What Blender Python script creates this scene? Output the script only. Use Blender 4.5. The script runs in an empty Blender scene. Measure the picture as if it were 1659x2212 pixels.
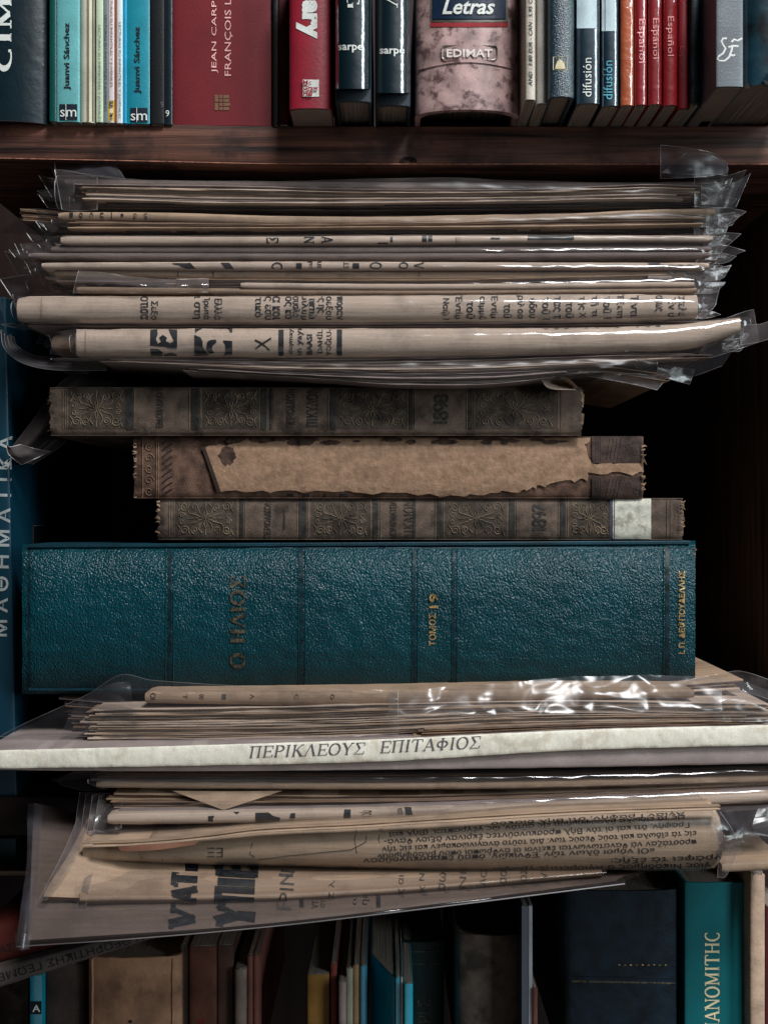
import bpy, bmesh, math, random
from mathutils import Vector, noise
from mathutils.bvhtree import BVHTree
from mathutils.geometry import tessellate_polygon
random.seed(7)
sc = bpy.context.scene
C = sc.collection
# ---------------------------------------------------------------- camera, light, world
S = 0.00024          # metres per picture unit in the plane y = 0
D = 0.55             # camera distance to that plane
CX, CY = 829.5, 1106.0
cam = bpy.data.cameras.new('camera'); camo = bpy.data.objects.new('camera', cam); C.objects.link(camo)
camo.location = (0, -D, 0); camo.rotation_euler = (math.radians(90), 0, 0)
cam.sensor_fit = 'HORIZONTAL'; cam.angle = 2*math.atan(CX*S/D)
cam.clip_start = 0.02; cam.clip_end = 50
sc.camera = camo
w = bpy.data.worlds.new('World'); sc.world = w; w.use_nodes = True
w.node_tree.nodes['Background'].inputs[0].default_value = (0.55, 0.8, 1.0, 1)
w.node_tree.nodes['Background'].inputs[1].default_value = 0.014
def area(name, loc, target, sx, sy, power, col):
    l = bpy.data.lights.new(name, 'AREA'); l.shape = 'RECTANGLE'; l.size = sx; l.size_y = sy
    l.energy = power; l.color = col
    o = bpy.data.objects.new(name, l); C.objects.link(o); o.location = loc
    o.rotation_euler = (Vector(target)-Vector(loc)).to_track_quat('-Z', 'Y').to_euler()
area('overhead_light', (0.5, -0.95, 1.45), (0, 0, 0.0), 0.4, 0.45, 41, (0.98, 0.99, 1.0))
area('window_light', (1.5, -1.15, 0.6), (0, 0, 0), 0.42, 1.4, 30, (0.85, 0.96, 1.0))
area('street_bounce', (0.0, -1.4, -1.1), (0, 0, 0), 1.6, 1.0, 2.6, (1.0, 0.93, 0.88))
sc.view_settings.view_transform = 'Standard'; sc.view_settings.look = 'None'
sc.view_settings.exposure = -0.25; sc.view_settings.gamma = 1
try:
    sc.cycles.use_denoising = True; sc.cycles.transparent_max_bounces = 40; sc.cycles.max_bounces = 8
    sc.cycles.caustics_reflective = False
except Exception: pass

# ---------------------------------------------------------------- helpers
def W(x, y, d):
    k = S*(D+d)/D
    return Vector(((x-CX)*k, d, (CY-y)*k))
def lin(c):
    c = c/255.0
    return c/12.92 if c <= 0.04045 else ((c+0.055)/1.055)**2.4
def rgb(c): return (lin(c[0]), lin(c[1]), lin(c[2]), 1)
def pl(pts):
    """smooth function through points (x, value)"""
    pts = sorted(pts); n = len(pts)
    if n == 1: return lambda x: pts[0][1]
    m = []
    for i in range(n):
        a = pts[max(0, i-1)]; b = pts[min(n-1, i+1)]
        m.append((b[1]-a[1])/(b[0]-a[0]))
    def f(x):
        if x <= pts[0][0]: return pts[0][1] + (x-pts[0][0])*m[0]*0.5
        if x >= pts[-1][0]: return pts[-1][1] + (x-pts[-1][0])*m[-1]*0.5
        for i in range(n-1):
            if x <= pts[i+1][0]: break
        h = pts[i+1][0]-pts[i][0]; t = (x-pts[i][0])/h
        return ((2*t**3-3*t*t+1)*pts[i][1] + (t**3-2*t*t+t)*h*m[i] + (-2*t**3+3*t*t)*pts[i+1][1] + (t**3-t*t)*h*m[i+1])
    return f
def fn(v): return v if callable(v) else (pl(v) if isinstance(v, (list, tuple)) else (lambda x: v))
def N(x, y=0.0, z=0.0): return noise.noise(Vector((x, y, z)))

ORG = {}; GEO = {}
def thing(name, label, cat, loc=(0, 0, 0), group=None):
    o = bpy.data.objects.new(name, None); C.objects.link(o)
    o.empty_display_size = 0.02
    o.location = loc; ORG[o.name] = Vector(loc)
    o['label'] = label; o['category'] = cat
    if group: o['group'] = group
    return o
def obj(name, verts, faces, mats, parent=None, mi=None, smooth=30, bevel=0, stuff=False):
    me = bpy.data.meshes.new(name)
    org = ORG[parent.name] if parent else Vector((0, 0, 0))
    me.from_pydata([Vector(v)-org for v in verts], [], faces)
    for m in (mats if isinstance(mats, (list, tuple)) else [mats]): me.materials.append(m)
    if mi: me.polygons.foreach_set('material_index', mi)
    me.update()
    bm = bmesh.new(); bm.from_mesh(me)
    bmesh.ops.recalc_face_normals(bm, faces=bm.faces); bm.to_mesh(me); bm.free()
    if smooth:
        me.polygons.foreach_set('use_smooth', [True]*len(me.polygons))
        me.set_sharp_from_angle(angle=math.radians(smooth))
    o = bpy.data.objects.new(name, me); C.objects.link(o)
    if parent: o.parent = parent; ORG[o.name] = org
    else: ORG[o.name] = Vector((0, 0, 0))
    GEO[o.name] = (verts, faces)
    if bevel:
        b = o.modifiers.new('bevel', 'BEVEL'); b.width = bevel; b.segments = 2; b.limit_method = 'ANGLE'; b.angle_limit = math.radians(50)
    if stuff: o['kind'] = 'stuff'
    return o
def bvh(*objs):
    V, F = [], []
    for o in objs:
        v, f = GEO[o.name]; n = len(V); V += [tuple(a) for a in v]; F += [tuple(i+n for i in q) for q in f]
    return BVHTree.FromPolygons(V, F)
EYE = Vector((0, -D, 0))

# ---------------------------------------------------------------- materials
MC = {}
def mat(key, col, rough=0.7, spec=0.3, bump=0.0, bscale=900, var=0.12, vscale=60, coat=0.0, stretch=(1, 1, 1),
        metal=0.0, stain=None, stain_amt=0.35, stain_scale=25, coat_rough=0.08, detail=6, bdist=0.0004, grain=.2):
    if key in MC: return MC[key]
    m = bpy.data.materials.new(key); m.use_nodes = True; MC[key] = m
    nt = m.node_tree; nd = nt.nodes; b = nd['Principled BSDF']; L = nt.links.new
    tc = nd.new('ShaderNodeTexCoord'); mp = nd.new('ShaderNodeMapping'); mp.inputs['Scale'].default_value = stretch
    L(tc.outputs['Object'], mp.inputs[0])
    n1 = nd.new('ShaderNodeTexNoise'); n1.inputs['Scale'].default_value = vscale; n1.inputs['Detail'].default_value = detail
    L(mp.outputs[0], n1.inputs['Vector'])
    r = nd.new('ShaderNodeValToRGB'); c = rgb(col)
    lo = [max(0, v*(1-var*2.2)) for v in c[:3]]+[1]; hi = [min(1, v*(1+var*1.8)) for v in c[:3]]+[1]
    r.color_ramp.elements[0].position = 0.3; r.color_ramp.elements[1].position = 0.7
    r.color_ramp.elements[0].color = lo; r.color_ramp.elements[1].color = hi
    L(n1.outputs['Fac'], r.inputs[0]); out = r.outputs[0]
    if stain:
        n2 = nd.new('ShaderNodeTexNoise'); n2.inputs['Scale'].default_value = stain_scale; n2.inputs['Detail'].default_value = 8
        n2.inputs['Roughness'].default_value = 0.65
        L(tc.outputs['Object'], n2.inputs['Vector'])
        r2 = nd.new('ShaderNodeValToRGB'); r2.color_ramp.elements[0].position = 0.5; r2.color_ramp.elements[1].position = 0.62
        r2.color_ramp.elements[1].color = (stain_amt*2,)*3+(1,); r2.color_ramp.elements[0].color = (0, 0, 0, 1)
        L(n2.outputs['Fac'], r2.inputs[0])
        mx = nd.new('ShaderNodeMixRGB'); mx.inputs[2].default_value = rgb(stain)
        L(r2.outputs[0], mx.inputs[0]); L(out, mx.inputs[1]); out = mx.outputs[0]
    ng = nd.new('ShaderNodeTexNoise'); ng.inputs['Scale'].default_value = 1900; ng.inputs['Detail'].default_value = 3; ng.inputs['Roughness'].default_value = .8
    L(tc.outputs['Object'], ng.inputs['Vector'])
    mg = nd.new('ShaderNodeMapRange'); mg.inputs[1].default_value = .3; mg.inputs[2].default_value = .7; mg.inputs[3].default_value = 1-grain; mg.inputs[4].default_value = 1+grain
    L(ng.outputs['Fac'], mg.inputs[0])
    mm = nd.new('ShaderNodeVectorMath'); mm.operation = 'SCALE'; L(out, mm.inputs[0]); L(mg.outputs[0], mm.inputs['Scale']); out = mm.outputs[0]
    L(out, b.inputs['Base Color'])
    b.inputs['Roughness'].default_value = rough; b.inputs['Specular IOR Level'].default_value = spec
    b.inputs['Metallic'].default_value = metal
    b.inputs['Coat IOR'].default_value = 1.85; b.inputs['Coat Weight'].default_value = coat; b.inputs['Coat Roughness'].default_value = coat_rough
    if bump:
        n3 = nd.new('ShaderNodeTexNoise'); n3.inputs['Scale'].default_value = bscale; n3.inputs['Detail'].default_value = 5
        L(mp.outputs[0], n3.inputs['Vector'])
        bp = nd.new('ShaderNodeBump'); bp.inputs['Strength'].default_value = bump; bp.inputs['Distance'].default_value = bdist
        L(n3.outputs['Fac'], bp.inputs['Height']); L(bp.outputs[0], b.inputs['Normal']); L(bp.outputs[0], b.inputs['Coat Normal'])
    return m
def paper(key, col, **k):
    a = dict(rough=0.62, spec=0.25, bump=0.45, bscale=900, var=0.07, vscale=420, stretch=(0.05, 1, 1), stain=tuple(int(v*0.72) for v in col), stain_amt=0.25, stain_scale=30)
    a.update(k); return mat(key, col, **a)
CREAM = paper('newsprint_cream', (182, 161, 145))
TAN = paper('newsprint_tan', (154, 129, 108))
GREY = paper('newsprint_grey', (128, 113, 109))
BROWN = paper('newsprint_brown', (118, 92, 74))
SHADEP = paper('newsprint_shaded', (68, 61, 61))  # low paper tone stands in for shade and murky film between layers
INK = mat('printing_ink', (26, 28, 32), rough=0.6, spec=0.3, var=0.35, vscale=400)
INKF = mat('faded_ink', (70, 64, 60), rough=0.7, var=0.3, vscale=600)
PAGES_V = mat('page_edges_standing', (140, 128, 118), rough=0.85, spec=0.1, var=0.3, vscale=900, stretch=(3, 0.02, 0.02), bump=0.8, bscale=2500)
PAGES_H = mat('page_edges_lying', (150, 132, 112), rough=0.85, spec=0.1, var=0.3, vscale=900, stretch=(0.02, 0.02, 3), bump=0.8, bscale=2500)
def gloss(key, col, **k):
    a = dict(rough=0.35, spec=0.5, bump=0.25, bscale=500, var=0.06, vscale=80, coat=0.6, coat_rough=0.12)
    a.update(k); return mat(key, col, **a)
def plastic(key, milk, col=(128, 122, 126), rough=0.12, bscale=140, bstr=0.5, refl=1.0):
    if key in MC: return MC[key]
    m = bpy.data.materials.new(key); m.use_nodes = True; MC[key] = m
    nt = m.node_tree; nd = nt.nodes; L = nt.links.new; nd.remove(nd['Principled BSDF']); out = nd['Material Output']
    tr = nd.new('ShaderNodeBsdfTransparent'); tr.inputs[0].default_value = (0.97, 0.97, 0.97, 1)
    df = nd.new('ShaderNodeBsdfDiffuse'); df.inputs[0].default_value = rgb(col)
    gl = nd.new('ShaderNodeBsdfGlossy'); gl.inputs[0].default_value = (1, 1, 1, 1); gl.inputs['Roughness'].default_value = rough
    tc = nd.new('ShaderNodeTexCoord')
    n = nd.new('ShaderNodeTexNoise'); n.inputs['Scale'].default_value = bscale; n.inputs['Detail'].default_value = 3
    mp = nd.new('ShaderNodeMapping'); mp.inputs['Scale'].default_value = (0.2, 1, 1)
    L(tc.outputs['Object'], mp.inputs[0]); L(mp.outputs[0], n.inputs['Vector'])
    bp = nd.new('ShaderNodeBump'); bp.inputs['Strength'].default_value = bstr; bp.inputs['Distance'].default_value = 0.0006
    L(n.outputs['Fac'], bp.inputs['Height']); L(bp.outputs[0], gl.inputs['Normal'])
    fr = nd.new('ShaderNodeFresnel'); fr.inputs['IOR'].default_value = 1.5; L(bp.outputs[0], fr.inputs['Normal'])
    n2 = nd.new('ShaderNodeTexNoise'); n2.inputs['Scale'].default_value = 60; n2.inputs['Detail'].default_value = 5
    L(mp.outputs[0], n2.inputs['Vector'])
    mr = nd.new('ShaderNodeMapRange'); mr.inputs[1].default_value = 0.3; mr.inputs[2].default_value = 0.75
    mr.inputs[3].default_value = milk*0.45; mr.inputs[4].default_value = milk*1.5; L(n2.outputs['Fac'], mr.inputs[0])
    m1 = nd.new('ShaderNodeMixShader'); L(mr.outputs[0], m1.inputs[0]); L(tr.outputs[0], m1.inputs[1]); L(df.outputs[0], m1.inputs[2])
    m2 = nd.new('ShaderNodeMixShader'); mu = nd.new('ShaderNodeMath'); mu.operation = 'MULTIPLY'; mu.inputs[1].default_value = refl; L(fr.outputs[0], mu.inputs[0]); mn = nd.new('ShaderNodeMath'); mn.operation = 'MINIMUM'; mn.inputs[1].default_value = .28; L(mu.outputs[0], mn.inputs[0]); L(mn.outputs[0], m2.inputs[0]); L(m1.outputs[0], m2.inputs[1]); L(gl.outputs[0], m2.inputs[2])
    L(m2.outputs[0], out.inputs[0]); return m
PL_CLEAR = plastic('clear_sleeve', 0.05, bstr=.16)
PL_DULL = plastic('dull_sleeve', 0.05, col=(120, 112, 110), rough=.3, bstr=.2, refl=.45)
PL_MILK = plastic('milky_sleeve', 0.26, col=(128,118,118))
PL_FLAP = plastic('sleeve_end', 0.24, col=(118, 108, 108), bstr=.12, rough=.22)
PL_EDGE = plastic('sleeve_seam', 0.45, col=(140, 130, 130), rough=0.35, bstr=.1)
PL_SMOKE = plastic('dusty_sleeve', 0.30, col=(86, 82, 88), rough=.35, bstr=.15, refl=.5)

# ---------------------------------------------------------------- geometry builders
def resample(pts, n):
    pts = [Vector(p) for p in pts]
    if len(pts) == 2: return [pts[0].lerp(pts[1], i/(n-1)) for i in range(n)]
    ds = [0]
    for a, b in zip(pts, pts[1:]): ds.append(ds[-1]+(b-a).length)
    T = ds[-1]; dims = len(pts[0]); fs = [pl([(ds[i]/T, pts[i][k]) for i in range(len(pts))]) for k in range(dims)]
    return [Vector([f(i/(n-1)) for f in fs]) for i in range(n)]
def grid_faces(nu, nv, off=0):
    return [(off+j*nu+i, off+j*nu+i+1, off+(j+1)*nu+i+1, off+(j+1)*nu+i) for j in range(nv-1) for i in range(nu-1)]
def patch(curves, nu=40, nv=10, amp=0.0, fr=0.03, seed=0):
    """surface through curves of (x, y, depth)"""
    rows = [resample(c, nu) for c in curves]
    V = []
    cols = [resample([r[i] for r in rows], nv) if len(rows) > 1 else None for i in range(nu)]
    for j in range(nv):
        for i in range(nu):
            p = cols[i][j]
            dd = amp*N(p[0]*fr, p[1]*fr*1.6, seed) if amp else 0
            V.append(W(p[0], p[1], p[2]+dd))
    return V, grid_faces(nu, nv)
def seam(V, ids, wpx=1.6):
    """narrow raised weld bead along a list of vertex ids"""
    out, f = [], []
    hw = wpx*S*0.5
    P = [V[i] for i in ids]
    for i, p in enumerate(P):
        t = (P[min(i+1, len(P)-1)]-P[max(i-1, 0)])
        t = t.normalized() if t.length > 1e-9 else Vector((1, 0, 0))
        view = (EYE-p).normalized(); s = t.cross(view)
        s = s.normalized() if s.length > 1e-6 else Vector((0, 0, 1))
        q = p+view*0.0004
        out += [q-s*hw, q+s*hw+view*0.0001]
    for i in range(len(P)-1): f.append((2*i, 2*i+1, 2*i+3, 2*i+2))
    return out, f
def film(name, curves, parent, m=None, nu=30, nv=10, amp=0.0, fr=0.03, seed=0, edges='lrtb', wpx=0.9):
    V, F = patch(curves, nu, nv, amp, fr, seed); mi = [0]*len(F)
    E = {'t': list(range(nu)), 'b': [(nv-1)*nu+i for i in range(nu)], 'l': [j*nu for j in range(nv)], 'r': [j*nu+nu-1 for j in range(nv)]}
    base = list(V)
    for e in edges:
        v, f = seam(base, E[e], wpx); n = len(V); V += v; F += [tuple(k+n for k in q) for q in f]; mi += [1]*len(f)
    return obj(name, V, F, [m or PL_FLAP, PL_EDGE], parent, mi, smooth=60)
def fold_geo(x0, x1, top, bot, d=0.0, L=0.14, nose=0.62, step=12, nprof=9, wob=0.6, seed=0, back=0.0, endround=4, dn=0.0):
    top, bot, d = fn(top), fn(bot), fn(d)
    nx = max(4, int((x1-x0)/step)); prof = nprof+4; V = []
    for i in range(nx+1):
        x = x0+(x1-x0)*i/nx
        yt = top(x)+wob*N(x*0.02, seed*3.1)*1.5+wob*0.4*N(x*0.11, seed*3.1+9); yb = bot(x)+wob*N(x*0.018, seed*3.1+5)*1.5
        e = min(i, nx-i)*step/endround if endround else 9
        sh = 1.0 if e > 1 else 0.75+0.25*e
        yc = (yt+yb)/2; h = max(0.4, (yb-yt)/2)*sh
        dd = d(x)+dn*N(x*0.01, seed+20); b = h*S*nose
        zt = W(x, yc-h, dd); zb = W(x, yc+h, dd)
        X = zt.x
        V.append(Vector((X*(1+0*L), dd+b+L, zt.z+back*L))); V.append(Vector((X, dd+b+L*0.3, zt.z+back*L*0.3)))
        for k in range(nprof):
            a = math.pi*k/(nprof-1)
            z = (zt.z+zb.z)/2+(zt.z-zb.z)/2*math.cos(a)
            V.append(Vector((X, dd+b*(1-math.sin(a)), z)))
        V.append(Vector((X, dd+b+L*0.3, zb.z+back*L*0.3))); V.append(Vector((X, dd+b+L, zb.z+back*L)))
    F = []
    for i in range(nx):
        for k in range(prof-1):
            a = i*prof+k; F.append((a, a+1, a+prof+1, a+prof))
    return V, F, prof, nx
def fold(name, parent, m, x0, x1, top, bot, cap=True, **k):
    V, F, prof, nx = fold_geo(x0, x1, top, bot, **k)
    if cap:
        F = F+[tuple(range(prof)), tuple(nx*prof+i for i in range(prof))]
    return obj(name, V, F, m, parent, smooth=50)
def sheets(parent, mlist, n, x0, x1, top, bot, d=0.0, jit=0.003, endj=14, seed=0, L=0.14, gap=0.15, back=0.0, name='folded_sheet'):
    rnd = random.Random(seed); tf, bf, df = fn(top), fn(bot), fn(d)
    n = int(n*2.1); ws = [0.35+rnd.random() for _ in range(n)]; T = sum(ws); acc = 0; out = []
    for i in range(n):
        a = acc/T; acc += ws[i]; b = acc/T
        w1 = rnd.random()*9
        def t(x, a=a, w1=w1): return tf(x)+(bf(x)-tf(x))*(a+0.25*gap*N(x*0.006, w1))
        def bb(x, b=b, w1=w1): return tf(x)+(bf(x)-tf(x))*(b-(b-a)*gap+0.25*gap*N(x*0.006, w1+4))
        dj = rnd.uniform(-jit, jit)
        out.append(fold(name, parent, mlist[i % len(mlist)], x0+rnd.uniform(-endj, endj)*1.5, x1+rnd.uniform(-endj, endj)*2.2, t, bb,
             d=(lambda x, dj=dj, w1=w1: df(x)+dj+0.0012*N(x*0.008, w1+2)), L=L, nprof=5, seed=seed+i, back=back, wob=0.7, step=14, nose=.35))
    return out
def sleeve(parent, m, x0, x1, top, bot, d, amp=0.0006, seed=0, L=0.1, taper=26, lo=0.25, back=0.0, nose=0.9, step=8, name='plastic_sleeve', grow=1.2, both=True):
    tf, bf, df = fn(top), fn(bot), fn(d)
    def sh(x):
        e = min(x-x0, x1-x)/taper
        e = max(0, min(1, e)); return lo+(1-lo)*math.sin(e*math.pi/2)
    def t(x): c = (tf(x)+bf(x))/2; return c-(c-tf(x)+grow)*sh(x)
    def b(x): c = (tf(x)+bf(x))/2; return c+(bf(x)-c+grow)*sh(x)
    def dd(x): return df(x)-0.0007+0.004*(1-sh(x))
    V, F, prof, nx = fold_geo(x0, x1, t, b, d=dd, L=L, nprof=11, step=step, wob=1.0, seed=seed+31, back=back, endround=0, nose=nose)
    V = [v+Vector((0, 1, 0))*amp*N(v.x*90, v.z*420, seed)+Vector((0, 0, 1))*amp*0.5*N(v.x*60, v.z*300, seed+7) for v in V]
    mi = [0]*len(F); base = list(V)
    for ids in ([2+i for i in range(prof-4)], [nx*prof+2+i for i in range(prof-4)]):
        v, f = seam(base, ids, 1.5); n = len(V); V += v; F = F+[tuple(k+n for k in q) for q in f]; mi += [1]*len(f)
    return obj(name, V, F, [m, PL_EDGE], parent, mi, smooth=60)

def decal(name, v2, faces, m, parent, tree, off=0.0002, ystep=4, xstep=14, ridge=None):
    """lay 2-D artwork on the surface that stands there"""
    if not v2 or not faces: return None
    bm = bmesh.new(); vs = [bm.verts.new((x, y, 0)) for x, y in v2]
    ff = []
    for f in faces:
        if len(f) > 4: ff += [tuple(f[i] for i in t) for t in tessellate_polygon([[Vector((v2[i][0], v2[i][1], 0)) for i in f]])]
        else: ff.append(f)
    for f in ff:
        if len(set(f)) > 2:
            try: bm.faces.new([vs[i] for i in f])
            except ValueError: pass
    x0 = min(v[0] for v in v2); x1 = max(v[0] for v in v2); y0 = min(v[1] for v in v2); y1 = max(v[1] for v in v2)
    for (lo, hi, st, no) in ((x0, x1, xstep, (1, 0, 0)), (y0, y1, ystep, (0, 1, 0))):
        if not st: continue
        q = lo+st
        while q < hi:
            bmesh.ops.bisect_plane(bm, geom=bm.verts[:]+bm.edges[:]+bm.faces[:], dist=1e-5, plane_co=(q, q, 0), plane_no=no); q += st
    bm.verts.ensure_lookup_table(); bm.verts.index_update()
    V, ok = [], []
    for v in bm.verts:
        dr = (W(v.co.x, v.co.y, 0)-EYE).normalized(); h = tree.ray_cast(EYE, dr)
        if h[0] is None: V.append(Vector((0, 0, 0))); ok.append(False); continue
        nn = h[1] if h[1].dot(dr) < 0 else -h[1]
        V.append(h[0]+nn*off-dr*off*0.5); ok.append(True)
    F = [tuple(v.index for v in f.verts) for f in bm.faces if all(ok[v.index] for v in f.verts)]
    # drop faces that would bridge a depth gap
    F = [f for f in F if max(V[i].y for i in f)-min(V[i].y for i in f) < 0.006]
    bm.free()
    if not F: return None
    used = sorted({i for f in F for i in f}); mp = {k: i for i, k in enumerate(used)}
    return obj(name, [V[k] for k in used], [tuple(mp[i] for i in f) for f in F], m, parent, smooth=40)
_tc = {}
def text2d(s, bold=0.0, shear=0.0, space=1.0):
    c = bpy.data.curves.new('lettering', 'FONT'); c.body = s; c.offset = bold; c.shear = shear; c.space_character = space; c.resolution_u = 2
    o = bpy.data.objects.new('lettering', c); m = o.to_mesh()
    v = [(p.co.x, p.co.y) for p in m.vertices]; f = [tuple(p.vertices) for p in m.polygons]
    o.to_mesh_clear(); bpy.data.objects.remove(o); bpy.data.curves.remove(c)
    return v, f
def fit(v, cx, cy, length, height, rot=0.0, ref=None):
    """place art (y up) so that its box becomes length x height, turned rot degrees (counter-clockwise in the picture)"""
    r = ref or v
    x0 = min(p[0] for p in r); x1 = max(p[0] for p in r); y0 = min(p[1] for p in r); y1 = max(p[1] for p in r)
    sx = length/max(1e-6, x1-x0); sy = (height/max(1e-6, y1-y0)) if height else sx
    a = math.radians(rot); out = []
    for p in v:
        u = (p[0]-(x0+x1)/2)*sx; t = (p[1]-(y0+y1)/2)*sy
        out.append((cx+u*math.cos(a)-t*math.sin(a), cy-(u*math.sin(a)+t*math.cos(a))))
    return out
def write(s, cx, cy, length, height, rot, m, parent, tree, bold=0.0, shear=0.0, name='lettering', off=0.0002, serif=None, ystep=4):
    v, f = serif2d(s, *serif) if serif else text2d(s, bold, shear)
    if serif and shear: v = [(x+y*shear, y) for x, y in v]
    if not f: return
    return decal(name, fit(v, cx, cy, length, height, rot), f, m, parent, tree, off=off, ystep=ystep)
# serif capitals drawn from strokes: T thick, t thin, A thick arc, a thin arc, s serif
GL = {
 'Π': (.95, 'T.2,0,.2,1 T.75,0,.75,1 t.02,.97,.93,.97 s.2,0 s.75,0'), 'Ε': (.8, 'T.2,0,.2,1 t.05,.97,.75,.97 t.2,.5,.6,.5 t.05,.03,.78,.03 v.75,.86 v.78,.14 v.6,.5'),
 'Ρ': (.8, 'T.2,0,.2,1 s.2,0 t.05,.97,.4,.97 t.2,.48,.4,.48 A.4,.725,.3,.245,-90,90'), 'Ι': (.42, 'T.2,0,.2,1 s.2,0 s.2,1'),
 'Κ': (.9, 'T.2,0,.2,1 s.2,0 s.2,1 t.2,.4,.75,1 T.38,.58,.8,0 s.75,1 s.8,0'), 'Λ': (.9, 't.1,0,.45,1 T.45,1,.8,0 s.1,0 s.8,0'),
 'Ο': (.95, 'A.46,.5,.38,.48,90,270 A.46,.5,.38,.48,-90,90'), 'Υ': (.85, 'T.1,1,.42,.48 t.75,1,.42,.48 T.42,0,.42,.48 s.1,1 s.75,1 s.42,0'),
 'Σ': (.8, 't.08,.97,.75,.97 T.12,.97,.45,.5 t.45,.5,.08,.03 t.08,.03,.78,.03 v.75,.85 v.78,.15'), 'Τ': (.85, 'T.42,0,.42,1 s.42,0 t.04,.97,.8,.97 v.04,.86 v.8,.86'),
 'Α': (.9, 't.1,0,.45,1 T.45,1,.8,0 t.2,.32,.68,.32 s.1,0 s.8,0'), 'Φ': (.95, 'T.45,0,.45,1 s.45,0 s.45,1 A.45,.5,.36,.27,0,360'),
 'C': (.85, 'A.5,.5,.4,.48,70,290 v.68,.9 v.68,.12'), 'M': (1.1, 't.15,0,.15,1 T.15,1,.5,.1 t.5,.1,.88,1 T.88,0,.88,1 s.15,0 s.88,0 s.1,1 s.93,1'),
 'V': (.9, 'T.1,1,.45,0 t.45,0,.8,1 s.1,1 s.8,1'), 'N': (.95, 't.15,0,.15,1 T.15,1,.8,0 t.8,0,.8,1 s.15,0 s.8,1 s.1,1'),
 'H': (.95, 'T.2,0,.2,1 T.78,0,.78,1 t.2,.5,.78,.5 s.2,0 s.2,1 s.78,0 s.78,1'), 'G': (.9, 'A.5,.5,.4,.48,70,290 T.78,.05,.78,.42 s.76,.42 v.68,.9'),
 'X': (.9, 'T.12,1,.78,0 t.12,0,.78,1 s.12,1 s.78,0 s.12,0 s.78,1'), 'S': (.7, 'A.35,.74,.27,.24,30,270 A.35,.26,.27,.24,-150,90'),
 '1': (.5, 'T.27,0,.27,1 s.27,0 t.08,.85,.27,1'), '8': (.75, 'A.36,.74,.27,.24,0,360 A.36,.26,.31,.25,0,360'),
 '9': (.75, 'A.36,.68,.29,.29,0,360 A.3,.6,.36,.58,-80,10'), '7': (.7, 't.05,.96,.65,.96 T.65,.96,.25,0 v.06,.88'), ' ': (.45, ''), 'İ': (.42, 'T.2,0,.2,.85 s.2,0 s.2,.85 v.2,1.05'),
 '.': (.3, 'v.12,.03'), 'Δ': (.9, 't.1,.03,.45,1 T.45,1,.8,.03 t.1,.03,.82,.03')}
for a, b in zip('PEIAOTBHNMKYYX', 'ΡΕΙΑΟΤΡHNMΚΥΥX'): GL.setdefault(a, GL[b])
for a, b in zip('ΗΜΝΧ', 'HMNX'): GL[a] = GL[b]
def serif2d(s, thick=.2, thin=.07, sf=.14):
    V, F = [], []; ox = 0
    def quad(x0, y0, x1, y1, w):
        d = Vector((x1-x0, y1-y0)); L = d.length or 1e-6; nrm = Vector((-d.y, d.x))/L*w/2; n = len(V)
        V.extend([(ox+x0-nrm.x, y0-nrm.y), (ox+x1-nrm.x, y1-nrm.y), (ox+x1+nrm.x, y1+nrm.y), (ox+x0+nrm.x, y0+nrm.y)]); F.append((n, n+1, n+2, n+3))
    for ch in s:
        wd, desc = GL.get(ch, GL['Ι'])
        for tok in desc.split():
            k = tok[0]; a = [float(q) for q in tok[1:].split(',')]
            if k in 'Tt': quad(*a, thick if k == 'T' else thin)
            elif k == 's': quad(a[0]-sf, a[1]+(thin/2 if a[1] < .5 else -thin/2), a[0]+sf, a[1]+(thin/2 if a[1] < .5 else -thin/2), thin)
            elif k == 'v': quad(a[0], a[1]-.09, a[0], a[1]+.09, thin*1.1)
            elif k == 'A':
                cx, cy, rx, ry, a0, a1 = a; m = 14; n = len(V)
                for i in range(m+1):
                    t = math.radians(a0+(a1-a0)*i/m); c, q = math.cos(t), math.sin(t)
                    ww = (thin+(thick-thin)*abs(c))/2
                    V.extend([(ox+cx+(rx-ww)*c, cy+(ry-ww)*q), (ox+cx+(rx+ww)*c, cy+(ry+ww)*q)])
                for i in range(m): F.append((n+2*i, n+2*i+1, n+2*i+3, n+2*i+2))
        ox += wd+.06
    return V, F
def rects(rs):
    V, F = [], []
    for (x0, y0, x1, y1) in rs:
        n = len(V); V += [(x0, y0), (x1, y0), (x1, y1), (x0, y1)]; F.append((n, n+1, n+2, n+3))
    return V, F
def stripe(name, rs, m, parent, tree, **k):
    for r in rs:
        V, F = rects([r]); o = decal(name, V, F, m, parent, tree, **k)
    return o
def strokes(lines, wd):
    V, F = [], []
    for pts in lines:
        n = len(V)
        for i, p in enumerate(pts):
            a = pts[max(0, i-1)]; b = pts[min(len(pts)-1, i+1)]; t = Vector((b[0]-a[0], b[1]-a[1])); L = t.length or 1; q = (-t.y/L*wd/2, t.x/L*wd/2)
            V += [(p[0]-q[0], p[1]-q[1]), (p[0]+q[0], p[1]+q[1])]
        for i in range(len(pts)-1): F.append((n+2*i, n+2*i+1, n+2*i+3, n+2*i+2))
    return V, F
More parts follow.
